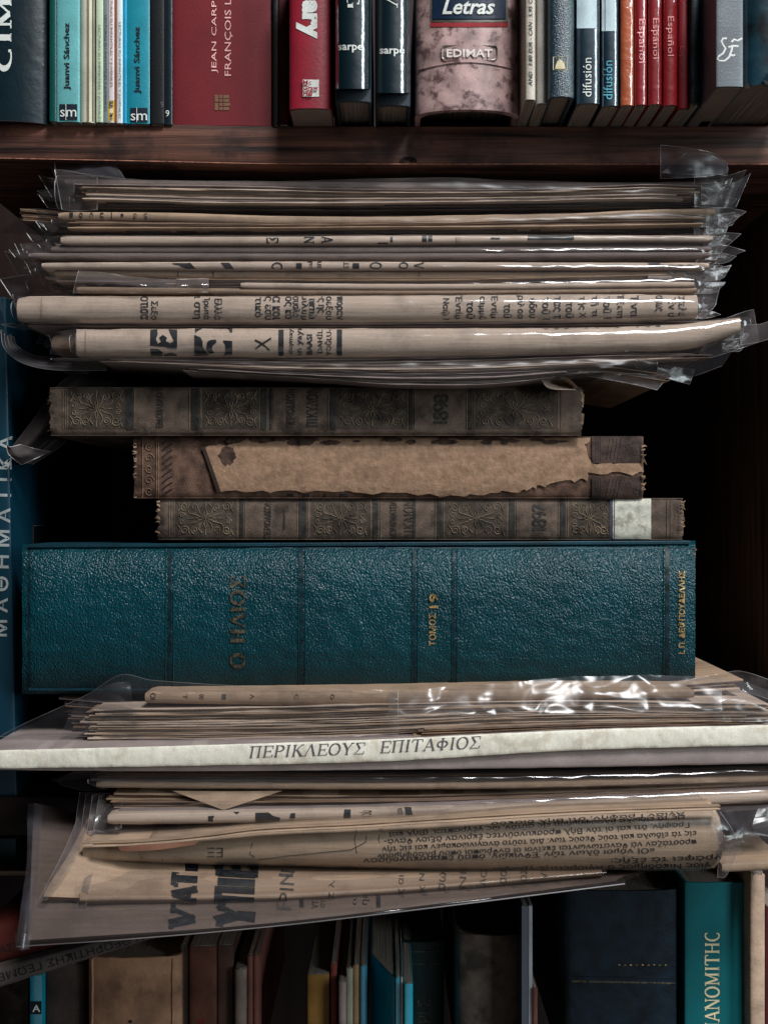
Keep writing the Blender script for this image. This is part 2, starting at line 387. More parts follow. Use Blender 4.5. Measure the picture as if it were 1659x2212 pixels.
def relief(name, lines, wd, m, parent, tree, h=0.00045, lift=0.00005):
    """raised rounded cords lying on a surface"""
    if name in ('tooled_line', 'raised_lip', 'diagonal_stripe', 'hinge_edge') and len(lines) > 1:
        for l in lines: relief(name, [l], wd, m, parent, tree, h, lift)
        return
    V, F = [], []
    for pts in lines:
        n = len(V); cnt = 0
        for i, p in enumerate(pts):
            a = pts[max(0, i-1)]; b = pts[min(len(pts)-1, i+1)]; t = Vector((b[0]-a[0], b[1]-a[1])); L = t.length or 1; q = (-t.y/L*wd/2, t.x/L*wd/2)
            row = []
            for sgn, hh in ((-1, 0.0), (0, h), (1, 0.0)):
                x, y = p[0]+q[0]*sgn, p[1]+q[1]*sgn
                dr = (W(x, y, 0)-EYE).normalized(); r = tree.ray_cast(EYE, dr)
                if r[0] is None: row = None; break
                nn = r[1] if r[1].dot(dr) < 0 else -r[1]; row.append(r[0]+nn*(hh+lift))
            if row is None: n = len(V); cnt = 0; continue
            V += row; cnt += 1
            if cnt > 1:
                k = len(V)-6; F += [(k, k+1, k+4, k+3), (k+1, k+2, k+5, k+4)]
    if F: return obj(name, V, F, m, parent, smooth=80)

ZS = 836*S   # top of the upper shelf
def std_book(label, x0, x1, yb=None, yt=-90, m=None, bulge=2.0, L=0.15, hard=False, d=None, group=None, pm=None, zb=None, ybot=2300, rag=0, name='book', cat='book', inset=None, xtop=None, t=None, lean=0, k_skew=0):
    if d is None: d = D*(836/(1106-yb))-D
    k = S*(D+d)/D; X0, X1 = (x0-CX)*k, (x1-CX)*k
    for (a, b_, dd) in STD:
        if dd == 'x': continue
    skew = k_skew
    z0 = (1106-yb)*k if yb is not None else (1106-ybot)*k; z1 = (1106-yt)*k
    t = t or (0.0016 if hard else 0.0004); t = min(t, (X1-X0)*0.25)
    b = min(bulge*S, (X1-X0)*0.5); n = 14
    o = thing(name, label, cat, ((X0+X1)/2, d+0.07, z0), group)
    def ring(ins):
        A = [(X0+ins, d+L)]
        for i in range(n+1):
            a = math.pi*i/n; u = 0.5-0.5*math.cos(a)
            uu = u
            A.append((X0+ins+(X1-X0-2*ins)*uu, d+ins+b*(1-math.sqrt(max(0, 1-(2*uu-1)**2)) if b > 0 else 0)))
        A.append((X1-ins, d+L)); return [(x, y+skew*(X1-x)) for x, y in A]
    O, I = ring(0), ring(t); m_ = len(O); nz = 10 if rag else 6; V, F = [], []
    for j in range(nz+1):
        z = z0+(z1-z0)*j/nz
        for A in (O, I):
            for (x, y) in A:
                zz = z
                if rag and j in (0, nz): zz += (1 if j == 0 else -1)*abs(N(x*900, 3.3, x0))*rag*S*3
                V.append(Vector((x+lean*(z-z0), y, zz)))
    R = 2*m_
    for j in range(nz):
        for i in range(m_-1):
            a = j*R+i; F.append((a, a+1, a+R+1, a+R)); a += m_; F.append((a, a+R, a+R+1, a+1))
        for e in (0, m_-1): a = j*R+e; F.append((a, a+R, a+R+m_, a+m_))
    for j in (0, nz):
        for i in range(m_-1): a = j*R+i; F.append((a, a+m_, a+m_+1, a+1))
    cov = obj('cover', V, F, m, o, smooth=40, bevel=0.00025 if not rag else 0)
    ins = inset if inset is not None else (0.0025 if hard else -0.0002)
    e = t+0.00015; A = ring(e)
    A = [(x, (y+0.0008 if i not in (0, m_-1) else y-0.002)) for i, (x, y) in enumerate(A)]
    V, F = [], []
    for z in (z0+ins, z1-ins):
        V += [Vector((x+lean*(z-z0), y, z)) for x, y in A]
    for i in range(m_): j = (i+1) % m_; F.append((i, j, j+m_, i+m_))
    F += [tuple(range(m_)), tuple(range(m_, 2*m_))]
    obj('pages', V, F, pm or PAGES_V, o, smooth=30)
    return o, bvh(cov)
STD = []

# ---------------------------------------------------------------- bookcase
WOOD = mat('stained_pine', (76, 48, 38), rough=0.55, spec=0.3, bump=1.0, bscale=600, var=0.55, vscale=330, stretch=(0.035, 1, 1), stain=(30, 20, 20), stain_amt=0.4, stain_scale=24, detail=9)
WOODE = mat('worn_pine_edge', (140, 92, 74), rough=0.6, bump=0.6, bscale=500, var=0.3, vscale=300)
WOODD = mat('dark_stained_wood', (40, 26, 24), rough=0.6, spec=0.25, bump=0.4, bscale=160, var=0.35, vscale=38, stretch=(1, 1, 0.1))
case = thing('bookcase', 'dark wooden bookcase with a thick knotted pine shelf running across above the newspaper pile', 'bookcase', (0, 0.15, -0.3))
def board(name, topf, botf, d0, d1, m, x0=-120, x1=1780):
    xs = [x0+(x1-x0)*i/60 for i in range(61)]; V, F = [], []
    tf, bf = fn(topf), fn(botf)
    for x in xs:
        j = 0.5*N(x*0.05, 2); a = W(x, tf(x)+0.5*N(x*0.03, 7), d0); b = W(x, bf(x)+j, d0)
        r = 3*S
        pr = [(d1, a.z), (d0+r, a.z), (d0+0.3*r, a.z-0.3*r), (d0, a.z-r), (d0, (a.z*2+b.z)/3), (d0, (a.z+2*b.z)/3), (d0, b.z+r*0.8), (d0+0.3*r, b.z+0.25*r), (d0+r, b.z), (d1, b.z)]
        V += [Vector((a.x, y, z)) for y, z in pr]
    n = 10
    for i in range(60):
        for k in range(n): F.append((i*n+k, i*n+(k+1) % n, (i+1)*n+(k+1) % n, (i+1)*n+k))
    F += [tuple(range(n)), tuple(60*n+i for i in range(n))]
    return obj(name, V, F, m, case, smooth=35)
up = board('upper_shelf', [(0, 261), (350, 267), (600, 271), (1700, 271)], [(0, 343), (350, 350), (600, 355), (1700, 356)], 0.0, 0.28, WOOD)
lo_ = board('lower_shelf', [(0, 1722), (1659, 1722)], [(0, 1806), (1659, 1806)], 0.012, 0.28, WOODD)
ub = bvh(up)
# knot and worn lower lip of the upper shelf
for i, (rx, ry) in enumerate(((17, 12), (12, 8.5), (7, 5))):
    pts = [(883+rx*math.cos(a)*(1+0.2*N(i, a)), 350-ry*abs(math.sin(a))*(1+0.2*N(a, i))) for a in [math.pi*q/14 for q in range(15)]]
    relief('knot_ring', [pts], 5-i, mat('knot_wood', (34, 24, 24), rough=0.6, bump=0.8, bscale=600), case, ub, h=0.0008)
relief('worn_lip', [[(x, [fn([(0, 343), (350, 350), (600, 355), (1700, 356)])][0](x)-2.2) for x in range(-60, 1740, 8)]], 2.2, WOODE, case, ub, h=0.0003)
def box(name, a, b, m, parent, bevel=0.0006):
    x0, y0, z0 = a; x1, y1, z1 = b
    V = [Vector((x, y, z)) for x in (x0, x1) for y in (y0, y1) for z in (z0, z1)]
    F = [(0, 1, 3, 2), (4, 6, 7, 5), (0, 4, 5, 1), (2, 3, 7, 6), (0, 2, 6, 4), (1, 5, 7, 3)]
    return obj(name, V, F, m, parent, smooth=30, bevel=bevel)
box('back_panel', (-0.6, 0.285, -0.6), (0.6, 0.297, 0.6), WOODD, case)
sx = W(1612, 0, 0.10).x
box('side_panel', (sx+0.004, 0.035, W(0, 1720, 0.012).z+0.001), (sx+0.03, 0.283, W(0, 356, 0).z-0.001), mat('side_wood', (66, 50, 43), rough=.6, bump=.4, bscale=160, var=.35, vscale=200, stretch=(1, 1, .06)), case)

# ---------------------------------------------------------------- books on the upper shelf
GT = 'books standing on the upper shelf'
def gl(key, c, **k): return gloss(key, c, **k)
WH = mat('white_print', (214, 216, 210), rough=0.5, var=0.05)
CRM = mat('cream_print', (222, 208, 170), rough=0.5, var=0.1)
GOLD = mat('gold_leaf', (200, 165, 110), rough=0.35, metal=0.6, var=0.35, vscale=900)
GOLDD = mat('worn_gold', (66, 60, 48), rough=0.6, metal=0.0, var=0.6, vscale=700)
SILV = mat('silver_foil', (190, 188, 180), rough=0.25, metal=0.85, var=0.15)
NAVY = gl('navy_gloss', (5, 28, 36), coat=1.0, coat_rough=0.06, bump=0.6, bscale=120, bdist=0.0006)
BLK = mat('black_cover', (14, 16, 20), rough=0.5, bump=0.3)

b, t = std_book('glossy navy book with large white serif capitals at the far left of the upper shelf', -120, 105, 260, m=NAVY, bulge=40, group=GT, hard=True)
write('CIMA', 9, 38, 232, 34, 90, WH, b, t, serif=(.2, .08, .13))
b, t = std_book('thin dark green spine between the navy book and the pale aqua one', 106, 121, 261, m=gl('dark_green', (8, 70, 66)), group=GT)
AQ = gl('pale_aqua', (96, 164, 166), rough=0.5, coat=.2)
CY_ = gl('bright_cyan', (4, 128, 146), rough=0.5, coat=.3)
NV2 = mat('navy_flat', (10, 24, 38), rough=0.6)
for (x0, x1, yb, m, lab, tx, y0, y1, bx0, bx1, by) in ((122, 171, 262, AQ, 'pale aqua spine with handwritten style navy author name and sm block', 146, 48, 193, 129, 167, 224),
        (274, 323, 266, CY_, 'bright cyan spine with the same navy author name, just left of the dark slim books', 298, 56, 201, 282, 319, 232)):
    b, t = std_book(lab, x0, x1, yb, m=m, group=GT, bulge=3)
    write('Juanvi Sánchez', tx, (y0+y1)/2, y1-y0, 16, 90, INK, b, t, bold=.02)
    stripe('publisher_block', [(bx0, by, bx1, yb-3)], NV2, b, t)
    write('sm', (bx0+bx1)/2, by+20, 35, 15, 0, WH, b, t, off=.0004, bold=0.0)
    stripe('block_divider', [(bx0+13.4, by, bx0+14.6, yb-3)], WH, b, t, off=.0005)
b, t = std_book('cream and olive paperback leaning beside the pale aqua spine', 171, 203, 263, m=mat('cream_olive', (196, 190, 172), rough=.6, var=.1), group=GT, bulge=12)
stripe('olive_edge', [(188, -80, 202, 262)], mat('olive_band', (92, 88, 56), rough=.6), b, t)
LTX = 'Lecturas ELI Infantiles y Juveniles'
for (x0, x1, yb, c, lab, tc_, tb) in ((207, 222, 263, (186, 200, 172), 'slim pale green reader spine with tiny grey capitals', (120, 130, 110), 262),
        (222, 234, 264, (110, 118, 120), 'slim grey reader spine between the pale green and pinkish ones', (80, 86, 88), 240),
        (234, 247, 264, (214, 200, 198), 'slim pinkish white reader spine with yellow label at its foot', (140, 112, 116), 188),
        (252, 265, 265, (206, 216, 216), 'slim bluish white reader spine next to the cyan edge', (120, 134, 140), 256)):
    b, t = std_book(lab, x0, x1, yb, m=mat('reader'+str(x0), c, rough=.5, var=.06), group=GT, bulge=2)
    write(LTX.upper(), (x0+x1)/2, tb-105, 208, 6, 90 if False else -90, mat('rt'+str(x0), tc_, rough=.6), b, t)
    if x0 == 234:
        stripe('yellow_label', [(235, 216, 247, 261)], mat('yellow', (208, 176, 46), rough=.5), b, t)
        write('ELE', 241, 224, 14, 7, -90, INK, b, t, off=.0004, bold=.03); write('SM A', 241, 251, 16, 7, -90, INK, b, t, off=.0004, bold=.03)
std_book('very thin rust coloured spine beside the yellow label', 247.3, 251.6, 264, m=mat('rust', (128, 66, 44)), group=GT, bulge=1)
std_book('thin saturated blue edge left of the bright cyan author spine', 265.4, 273, 265, m=gl('cyan_edge', (10, 150, 190)), group=GT, bulge=1)
b, t = std_book('slim black spine with a faint grey 9 beside the cyan one', 324, 354, 266, m=BLK, group=GT)
write('9', 350, 225, 7, 13, 0, mat('grey_print', (90, 90, 90)), b, t)
b, t = std_book('slim black glossy spine with a white 9 left of the wide red book', 355, 372, 268, m=gl('black_gloss', (12, 26, 34)), group=GT)
write('9', 362, 244, 8, 14, 0, WH, b, t)
b, t = std_book('widest red spine with pink capitals of two author names and brown emblem', 373, 588, 271, m=mat('oxblood_cloth', (104, 24, 31), rough=.6, spec=.3, bump=.25, bscale=1500, var=.05), hard=True, group=GT, bulge=5, inset=.0005)
PK = mat('pink_print', (226, 170, 166), rough=.6)
write('JEAN CARPENTIER', 464, 157-129, 258, 14, 90, PK, b, t); write('FRANÇOIS LEBRUN', 494, 163-131, 262, 17, 90, PK, b, t)
EM = mat('brown_emblem', (116, 84, 62), rough=.6)
stripe('emblem', [(464, 204, 472, 219), (474, 204, 481, 211.5), (474, 213, 481, 219), (464, 221, 472, 237), (474, 221, 481, 228), (474, 230, 481, 237), (483, 204, 495, 211.5), (483, 213, 495, 219.4), (483, 221, 497, 228), (483, 230, 495, 237)], EM, b, t)
std_book('narrow black book right of the wide red one', 589, 601, 268, m=BLK, group=GT)
std_book('narrow recessed dark red spine beside the red book lettered ary', 602, 622, 268, m=mat('maroon', (70, 16, 22)), group=GT)
b, t = std_book('crimson paperback with large white letters ary and a small white logo', 624, 716, 233, m=gl('crimson', (138, 20, 40), rough=.45, coat=.35), group=GT, bulge=12, pm=mat('solid_page_block', (128, 114, 106), rough=.9, var=.05))
write('ary', 663, 41, 84, 46, -90, WH, b, t, bold=.06)
stripe('logo_square', [(654, 171, 689, 208)], WH, b, t)
LR = mat('logo_red', (150, 24, 46), rough=.5)
write('Mc', 664, 178, 18, 10, 0, LR, b, t, off=.0008, bold=.015); write('Graw', 671, 190, 32, 11, 0, LR, b, t, off=.0008, bold=.03); write('Hill', 665, 202, 19, 11, 0, LR, b, t, off=.0008, bold=.03)
std_book('dark purple creased cover edge right of the crimson paperback', 716.5, 723, 250, m=mat('plum', (54, 24, 36), rough=.4, bump=.6), group=GT, bulge=3)
for (x0, x1, yb, ch, lab) in ((725, 801, 190, 'G', 'navy glossy spine with white word sarpe, the one under a letter G'), (811, 886, 199, 'V', 'navy glossy spine with white word sarpe, the one under a letter V')):
    b, t = std_book(lab, x0-1, x1+1, yb+28, m=mat('black_book_cloth', (26, 34, 42), rough=.6, bump=.8, bscale=1200), hard=True, group=GT, bulge=9, inset=.004)
    k_ = S*(D+(D*(836/(1106-yb-28))-D))/D; V, F = patch([[(x0+.5+(x1-x0-1)*q/14, yy, D*(836/(1106-yb-28))-D-.0046+.0062*(1-math.sqrt(max(0, 1-(2*q/14-1)**2)))) for q in range(15)] for yy in (-90, yb-6, yb, yb+.4)], 34, 30)
    jk = obj('glossy_jacket', V, F, NAVY, b, smooth=60); t = bvh(jk)
    write('sarpe', x0+32+(4 if ch == 'V' else 0), (104 if ch == 'G' else 112), 53, 17, 0, WH, b, t, bold=.02)
    write(ch, x0+38-(3 if ch == 'V' else 0), -4, 40, 27, -90, WH, b, t, serif=(.16, .06, .12))
    k = S*(D+(D*(836/(1106-yb))-D))/D
# big mottled rose book
MOT = mat('mottled_rose', (170, 140, 136), rough=.38, spec=.5, bump=.25, bscale=300, var=.22, vscale=90, stain=(92, 66, 66), stain_amt=.5, stain_scale=150, coat=.45, coat_rough=.25)
b, t = std_book('thick mottled rose book with navy label reading Letras and embossed silver plate', 898, 1126, 236, m=MOT, hard=True, group=GT, bulge=44, inset=.010, t=.0028)
LBL = gl('navy_label', (12, 34, 58))
stripe('label_border', [(930, -60, 1097, 46)], SILV, b, t); stripe('label', [(935, -60, 1092, 40)], LBL, b, t, off=.0005)
stripe('red_bar', [(930, 48, 1097, 57)], mat('dark_red_print', (150, 36, 40)), b, t)
write('Letras', 1012, 14, 112, 34, 0, WH, b, t, bold=.02, shear=.3, off=.0008)
def rrect(x0, y0, x1, y1, r):
    P = []
    for cx, cy, a0 in ((x1-r, y0+r, -90), (x1-r, y1-r, 0), (x0+r, y1-r, 90), (x0+r, y0+r, 180)):
        P += [(cx+r*math.cos(math.radians(a0+q*18)), cy+r*math.sin(math.radians(a0+q*18))) for q in range(6)]
    return P+[P[0], P[1]]
relief('plate_frame', [rrect(955, 98, 1073, 129, 8)], 5, SILV, b, t, h=.0009)
write('EDIMAT', 1014, 114, 98, 17, 0, mat('pale_silver_print', (226, 214, 206), rough=.4), b, t, off=.0005, bold=.02)
relief('headcap_crease', [[(x, 150-16*math.sin((x-905)/210*math.pi)) for x in range(905, 1118, 6)]], 3, MOT, b, t, h=.0006)
std_book('very thin dark silver edge beside the thick mottled book', 1127, 1133, 262, m=mat('gunmetal', (60, 62, 66), rough=.35, metal=.4), group=GT, bulge=1)
IV = mat('ivory_card', (190, 180, 166), rough=.5, spec=.4, bump=.3, var=.08)
b, t = std_book('thin ivory spine with small italic prices in dark print', 1135, 1157, 214, m=IV, group=GT, bulge=6)
write('AND : 3.80 EUR - CAN : 5.95 CAD - LUX : 3.60 EUR', 1146, 185-155, 310, 8, 90, INK, b, t, shear=.25, bold=.01)
std_book('blank greyish white rounded spine right of the ivory one with prices', 1160, 1185, 222, m=mat('offwhite', (176, 172, 166), rough=.45, spec=.4), group=GT, bulge=9)
TEAL = mat('teal_bookcloth', (12, 46, 58), rough=.4, spec=.5, bump=1.0, bscale=1400, var=.25, vscale=500, coat=.3, coat_rough=.2)
b, t = std_book('dark teal textured spine with a small cream arch emblem', 1187, 1242, 208, m=TEAL, hard=True, group=GT, bulge=12)
relief('emblem_frame', [[(1195, 122), (1210, 122), (1225, 122), (1225, 136), (1225, 150), (1210, 150), (1195, 150), (1195, 136), (1195, 122)]], 1.8, CRM, b, t, h=.0002)
arch = [(1199+22*q/12, 148-21*math.sin(math.pi*q/12)**.6) for q in range(13)]
decal('arch_emblem', arch, [tuple(range(13))], CRM, b, t)
PB = mat('pale_blue_print', (184, 202, 208), rough=.4, spec=.5)
DT = gl('deep_teal', (6, 34, 48), coat=.8, coat_rough=.08, bump=.6, bscale=140)
for (x0, x1, yb, ys, lab, tx, y0, y1, mm) in ((1246, 1297, 222, 60, 'spine pale blue above and deep teal below with crisp white word difusión', 1268, 124, 208, WH),
        (1300, 1339, 227, 66, 'narrower pale blue and teal spine whose word difusión is lost in glare', 1313, 130, 214, mat('cyan_print', (90, 170, 190)))):
    b, t = std_book(lab, x0, x1, yb, m=DT, group=GT, bulge=10)
    stripe('pale_upper_band', [(x0+.5, -90, x1-.5, ys)], PB, b, t)
    write('difusión', tx, (y0+y1)/2, y1-y0, 19, 90, mm, b, t)
b, t = std_book('orange glossy spine left of the three bright red ones', 1341, 1370, 226, m=gl('burnt_orange', (160, 76, 40), coat=.8, coat_rough=.08, bump=.9, bscale=160, bdist=.0008), group=GT, bulge=6)
RED = gl('scarlet_gloss', (134, 20, 27), coat=1, coat_rough=.07, bump=.8, bscale=110, bdist=.0008)
DRED = mat('shaded_crimson', (120, 16, 28), rough=.5, bump=.3)  # darker matt version of the scarlet cover, shade put into its colour
for i, (x0, x1, yb, y0, y1, lab) in enumerate(((1372, 1399, 225, 40, 135, 'glossy scarlet spine reading Español, right beside the orange one'), (1402, 1431, 224, 38, 126, 'middle of the three glossy scarlet Español spines'),
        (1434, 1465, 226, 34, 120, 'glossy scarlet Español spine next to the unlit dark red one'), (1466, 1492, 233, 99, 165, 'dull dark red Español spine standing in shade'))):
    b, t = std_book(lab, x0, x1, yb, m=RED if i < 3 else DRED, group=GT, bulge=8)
    write('Español', x0+(13 if i < 3 else 7), (y0+y1)/2, y1-y0, 17 if i < 3 else 13, -90, mat('rose_print', (232, 150, 150)) if i < 3 else mat('shaded_rose', (150, 60, 66)), b, t)  # title of the last spine is dimmed in its print colour for shade
std_book('tattered teal black spine right of the dark red one', 1494, 1512, 225, m=mat('tattered_teal', (30, 46, 52), rough=.6, var=.5, vscale=200, bump=.8), group=GT, rag=6, bulge=4)
std_book('dark brown filler spine standing for the shaded gap before the grey book', 1516, 1541, 258, m=mat('gap_shade', (36, 26, 30), rough=.6), group=GT)  # added dark spine; its colour stands in for shade in the gap
b, t = std_book('slate grey book with a white flourished letter F', 1548, 1606, 186, m=mat('slate', (96, 102, 108), rough=.42, spec=.5, var=.12, bump=.3), hard=False, group=GT, bulge=3, L=.19, pm=mat('solid_page_block', (128, 114, 106)))
relief('flourish', [[(1556+3.2*math.cos(q*.35)*1+q*0.0, 92) for q in range(0)] or [(1570, 82), (1562, 82), (1558, 88), (1562, 96), (1567, 104), (1562, 114), (1553, 120), (1549, 126), (1554, 131), (1566, 130), (1575, 122), (1580, 108), (1583, 96)],
    [(1573, 101), (1584, 98), (1595, 99)], [(1576, 118), (1583, 119), (1588, 117)], [(1580, 90), (1586, 84), (1593, 87), (1603, 82)]], 4.2, WH, b, t, h=.0002)
std_book('worn black and teal book with crumbling spine foot at the right end', 1614, 1760, 181, m=gl('black_teal', (16, 48, 60), coat=.7, bump=.8, bscale=90, var=.4), group=GT, bulge=30, rag=9, L=.19, hard=True)

# ---------------------------------------------------------------- upper pile of sleeved newspapers
GN = 'newspapers in plastic sleeves piled lying flat'
def bundle(label, x, y, d=0.05, name='sleeved_newspaper'):
    return thing(name, label, 'newspaper', W(x, y, d), GN)
def flap(parent, top, bot, m=None, amp=.002, seed=0, nu=16, nv=7, edges='lrtb', name='sleeve_flap'):
    return film(name, [top, bot] if len(top) and not isinstance(bot[0][0], (list, tuple)) else [top]+bot, parent, m, nu=nu, nv=nv, amp=amp, seed=seed, edges=edges)

# 1 topmost bundle
o = bundle('topmost bundle of thin brown papers in a wide dusty sleeve right under the pine shelf', 830, 447)
fold('backing_sheet', o, GREY, 140, 1560, [(140, 384), (600, 390), (1100, 392), (1560, 392)], [(140, 398), (600, 402), (1100, 407), (1560, 402)], d=.006, seed=2)
sheets(o, [GREY, CREAM, BROWN, CREAM, TAN], 6, 172, 1490, [(160, 396), (500, 400), (830, 408), (1150, 407), (1400, 397), (1500, 400)], [(160, 428), (500, 438), (830, 437), (1150, 433), (1400, 428), (1500, 432)], d=-.0045, seed=4)
sheets(o, [SHADEP, BROWN, SHADEP], 5, 230, 1520, [(160, 436), (830, 440), (1500, 436)], [(160, 450), (830, 455), (1500, 447)], d=.0, seed=5)
sleeve(o, PL_DULL, 118, 1560, [(118, 366), (200, 370), (330, 381), (600, 383), (950, 374), (1050, 378), (1200, 384), (1350, 388), (1560, 380)], [(118, 446), (830, 447), (1560, 446)], -.006, seed=1, lo=.9)
flap(o, [(1500, 384, -.004), (1570, 378, -.006), (1612, 366, -.004)], [(1500, 446, -.004), (1545, 447, 0), (1572, 448, .006)], seed=2)
flap(o, [(1520, 400, .0), (1590, 392, .004), (1622, 372, .008)], [(1540, 450, .002), (1570, 448, .004), (1590, 446, .01)], seed=3, m=PL_SMOKE)
flap(o, [(84, 378, .01), (110, 384, .006), (160, 388, 0)], [(112, 425, .01), (130, 428, .006), (160, 430, 0)], seed=4)
flap(o, [(118, 365, .0), (150, 368, -.002), (210, 382, -.005)], [(134, 452, 0), (160, 455, -.002), (210, 452, -.004)], seed=5)
flap(o, [(84, 420, .01), (110, 422, .006), (150, 424, 0)], [(103, 448, .01), (120, 450, .006), (150, 450, 0)], seed=6)
# curled upper left film and folded upper right film
flap(o, [(84, 286, .02), (98, 300, .012), (118, 350, .004)], [(104, 352, .01), (112, 366, .008), (122, 384, .004)], seed=7, m=PL_SMOKE)
flap(o, [(110, 350, .012), (200, 345, .006), (240, 350, .004), (262, 372, .002)], [(122, 368, .006), (180, 374, 0), (230, 382, -.002), (270, 386, -.003)], seed=8, m=PL_SMOKE)
flap(o, [(1427, 312, -.012), (1480, 318, -.016), (1540, 330, -.012), (1572, 352, .0)], [(1427, 385, -.008), (1470, 383, -.012), (1530, 380, -.01), (1570, 372, -.002)], seed=9, m=PL_SMOKE)
flap(o, [(1482, 330, -.008), (1510, 330, -.008), (1545, 338, -.006), (1574, 362, .0)], [(1430, 372, -.006), (1480, 376, -.008), (1530, 374, -.006), (1570, 378, -.002)], seed=10, m=PL_SMOKE)

# 2 tan paper with rotated letters
o = bundle('tan folded newspaper with small dark letters at its left end, second under the shelf', 830, 500)
f1 = fold('folded_newspaper', o, TAN, 126, 1545, [(126, 456), (350, 457), (600, 464), (830, 466), (1000, 462), (1240, 459), (1400, 451), (1545, 448)], [(126, 474), (350, 474), (600, 484), (830, 482), (1000, 484), (1200, 474), (1300, 466), (1545, 463)], d=-.006, seed=11)
sheets(o, [BROWN, TAN, BROWN], 4, 160, 1500, [(126, 476), (600, 482), (830, 480), (1000, 476), (1200, 466), (1500, 466)], [(126, 493), (600, 492), (830, 490), (1000, 490), (1250, 489), (1500, 484)], d=-.006, seed=12)
sheets(o, [SHADEP, GREY, SHADEP], 4, 180, 1500, [(126, 492), (600, 492), (1000, 488), (1500, 484)], [(126, 507), (600, 507), (1000, 506), (1500, 504)], d=-.002, seed=13)
sheets(o, [BROWN, TAN], 5, 46, 220, [(40, 448), (200, 462)], [(40, 476), (200, 486)], d=.016, seed=14, endj=3)
tr = bvh(f1)
for x, s in ((154, '-'), (175, 'ο'), (197, 'ς'), (220, 'υ')): write(s, x, 464, 10, 8, -90, INK, o, tr, name='lettering', bold=.02)
for x, s in ((175, 'ρ'), (221, 'α'), (290, 'ι'), (315, 'ι')): write(s, x, 473, 9, 5, -90, INK, o, tr)
for x, s in ((264, '.'), (292, 'α'), (315, 'υ')): write(s, x, 464, 7, 7, -90, INK, o, tr)
stripe('column_rule', [(240, 458, 242, 474)], INK, o, tr)
sleeve(o, PL_DULL, 112, 1548, [(112, 456), (600, 463), (1000, 460), (1545, 447)], [(112, 500), (600, 500), (1000, 502), (1545, 492)], -.007, seed=15)
flap(o, [(1525, 450, -.006), (1570, 448, 0), (1612, 456, .008)], [(1525, 500, -.004), (1550, 494, 0), (1580, 480, .006)], seed=16)
flap(o, [(1500, 470, -.004), (1530, 476, 0), (1548, 470, .004)], [(1500, 516, -.004), (1520, 512, 0), (1536, 500, .004)], seed=17)
flap(o, [(44, 452, .02), (80, 450, .014), (150, 458, .0)], [(66, 520, .02), (100, 520, .01), (150, 505, .0)], seed=18, m=PL_SMOKE)
flap(o, [(4, 498, .04), (40, 470, .03), (60, 450, .02)], [(5, 502, .04), (60, 506, .03), (110, 508, .02)], seed=19, m=PL_SMOKE)

# 3 pale rounded fold with letters sigma, N, A
o = bundle('slim pale folded newspaper lettered Σ N A, its right half dark in the sleeve', 830, 528)
f1 = fold('folded_newspaper', o, CREAM, 131, 1540, [(131, 508), (575, 509), (800, 507), (1250, 507), (1540, 507)], [(131, 527), (575, 527), (800, 526), (1250, 521), (1540, 520)], d=-.009, seed=21, wob=.3)
tr = bvh(f1)
for s, x, ww in (('Σ', 589, 26), ('N', 668, 24), ('A', 707, 26), ('I', 846, 5)): write(s, x, 517, 16, ww, -90, INK, o, tr, serif=(.18, .12, .14), name='headline_letter')
stripe('headline_fragment', [(800, 508, 825, 511), (816, 523, 838, 526), (912, 509, 922, 522), (925, 509, 934, 521), (1060, 508, 1080, 515), (1140, 509, 1240, 517)], INK, o, tr)
write('ς ο  τ ε  π', 990, 514, 10, 110, 180, INKF, o, tr)
fold('folded_sheet', o, GREY, 120, 1510, 526, 532, d=-.004, seed=28)
sleeve(o, PL_DULL, 100, 1548, [(100, 506), (800, 505), (1540, 505)], [(100, 530), (800, 529), (1540, 526)], -.0105, seed=22)
flap(o, [(116, 524, .0), (160, 520, -.004), (232, 508, -.008)], [(150, 536, 0), (180, 534, -.002), (232, 528, -.006)], seed=23)
flap(o, [(1520, 503, -.006), (1570, 502, 0), (1601, 504, .006)], [(1520, 550, -.004), (1550, 545, 0), (1572, 530, .006)], seed=24)

# 4 pair of thin mauve folds
o = bundle('two thin mauve grey folds with bright film glare at the right end', 830, 562)
for i, (a, b_) in enumerate((((531, 532, 531), (543, 545, 541)), ((545, 546, 543), (556, 557, 553)))):
    fold('folded_newspaper', o, [GREY, GREY][i], [110, 62][i], 1536, list(zip((100, 800, 1536), a)), list(zip((100, 800, 1536), b_)), d=-.007, seed=31+i, wob=.4)
sheets(o, [GREY, BROWN], 2, 90, 1520, 555, 565, d=-.004, seed=36)
sleeve(o, PL_CLEAR, 58, 1538, [(100, 531), (800, 532), (1536, 528)], [(100, 557), (800, 558), (1536, 556)], -.0085, seed=33)
flap(o, [(104, 530, -.002), (120, 531, -.004), (150, 532, -.006)], [(104, 538, -.002), (120, 548, -.004), (150, 556, -.006)], seed=34)
flap(o, [(10, 542, .02), (50, 552, .01), (110, 560, -.002)], [(40, 595, .03), (70, 590, .02), (130, 585, .0)], seed=35, m=PL_SMOKE)
flap(o, [(1520, 532, -.006), (1560, 528, 0), (1610, 541, .006)], [(1500, 575, -.004), (1530, 574, 0), (1560, 560, .006)], seed=37)

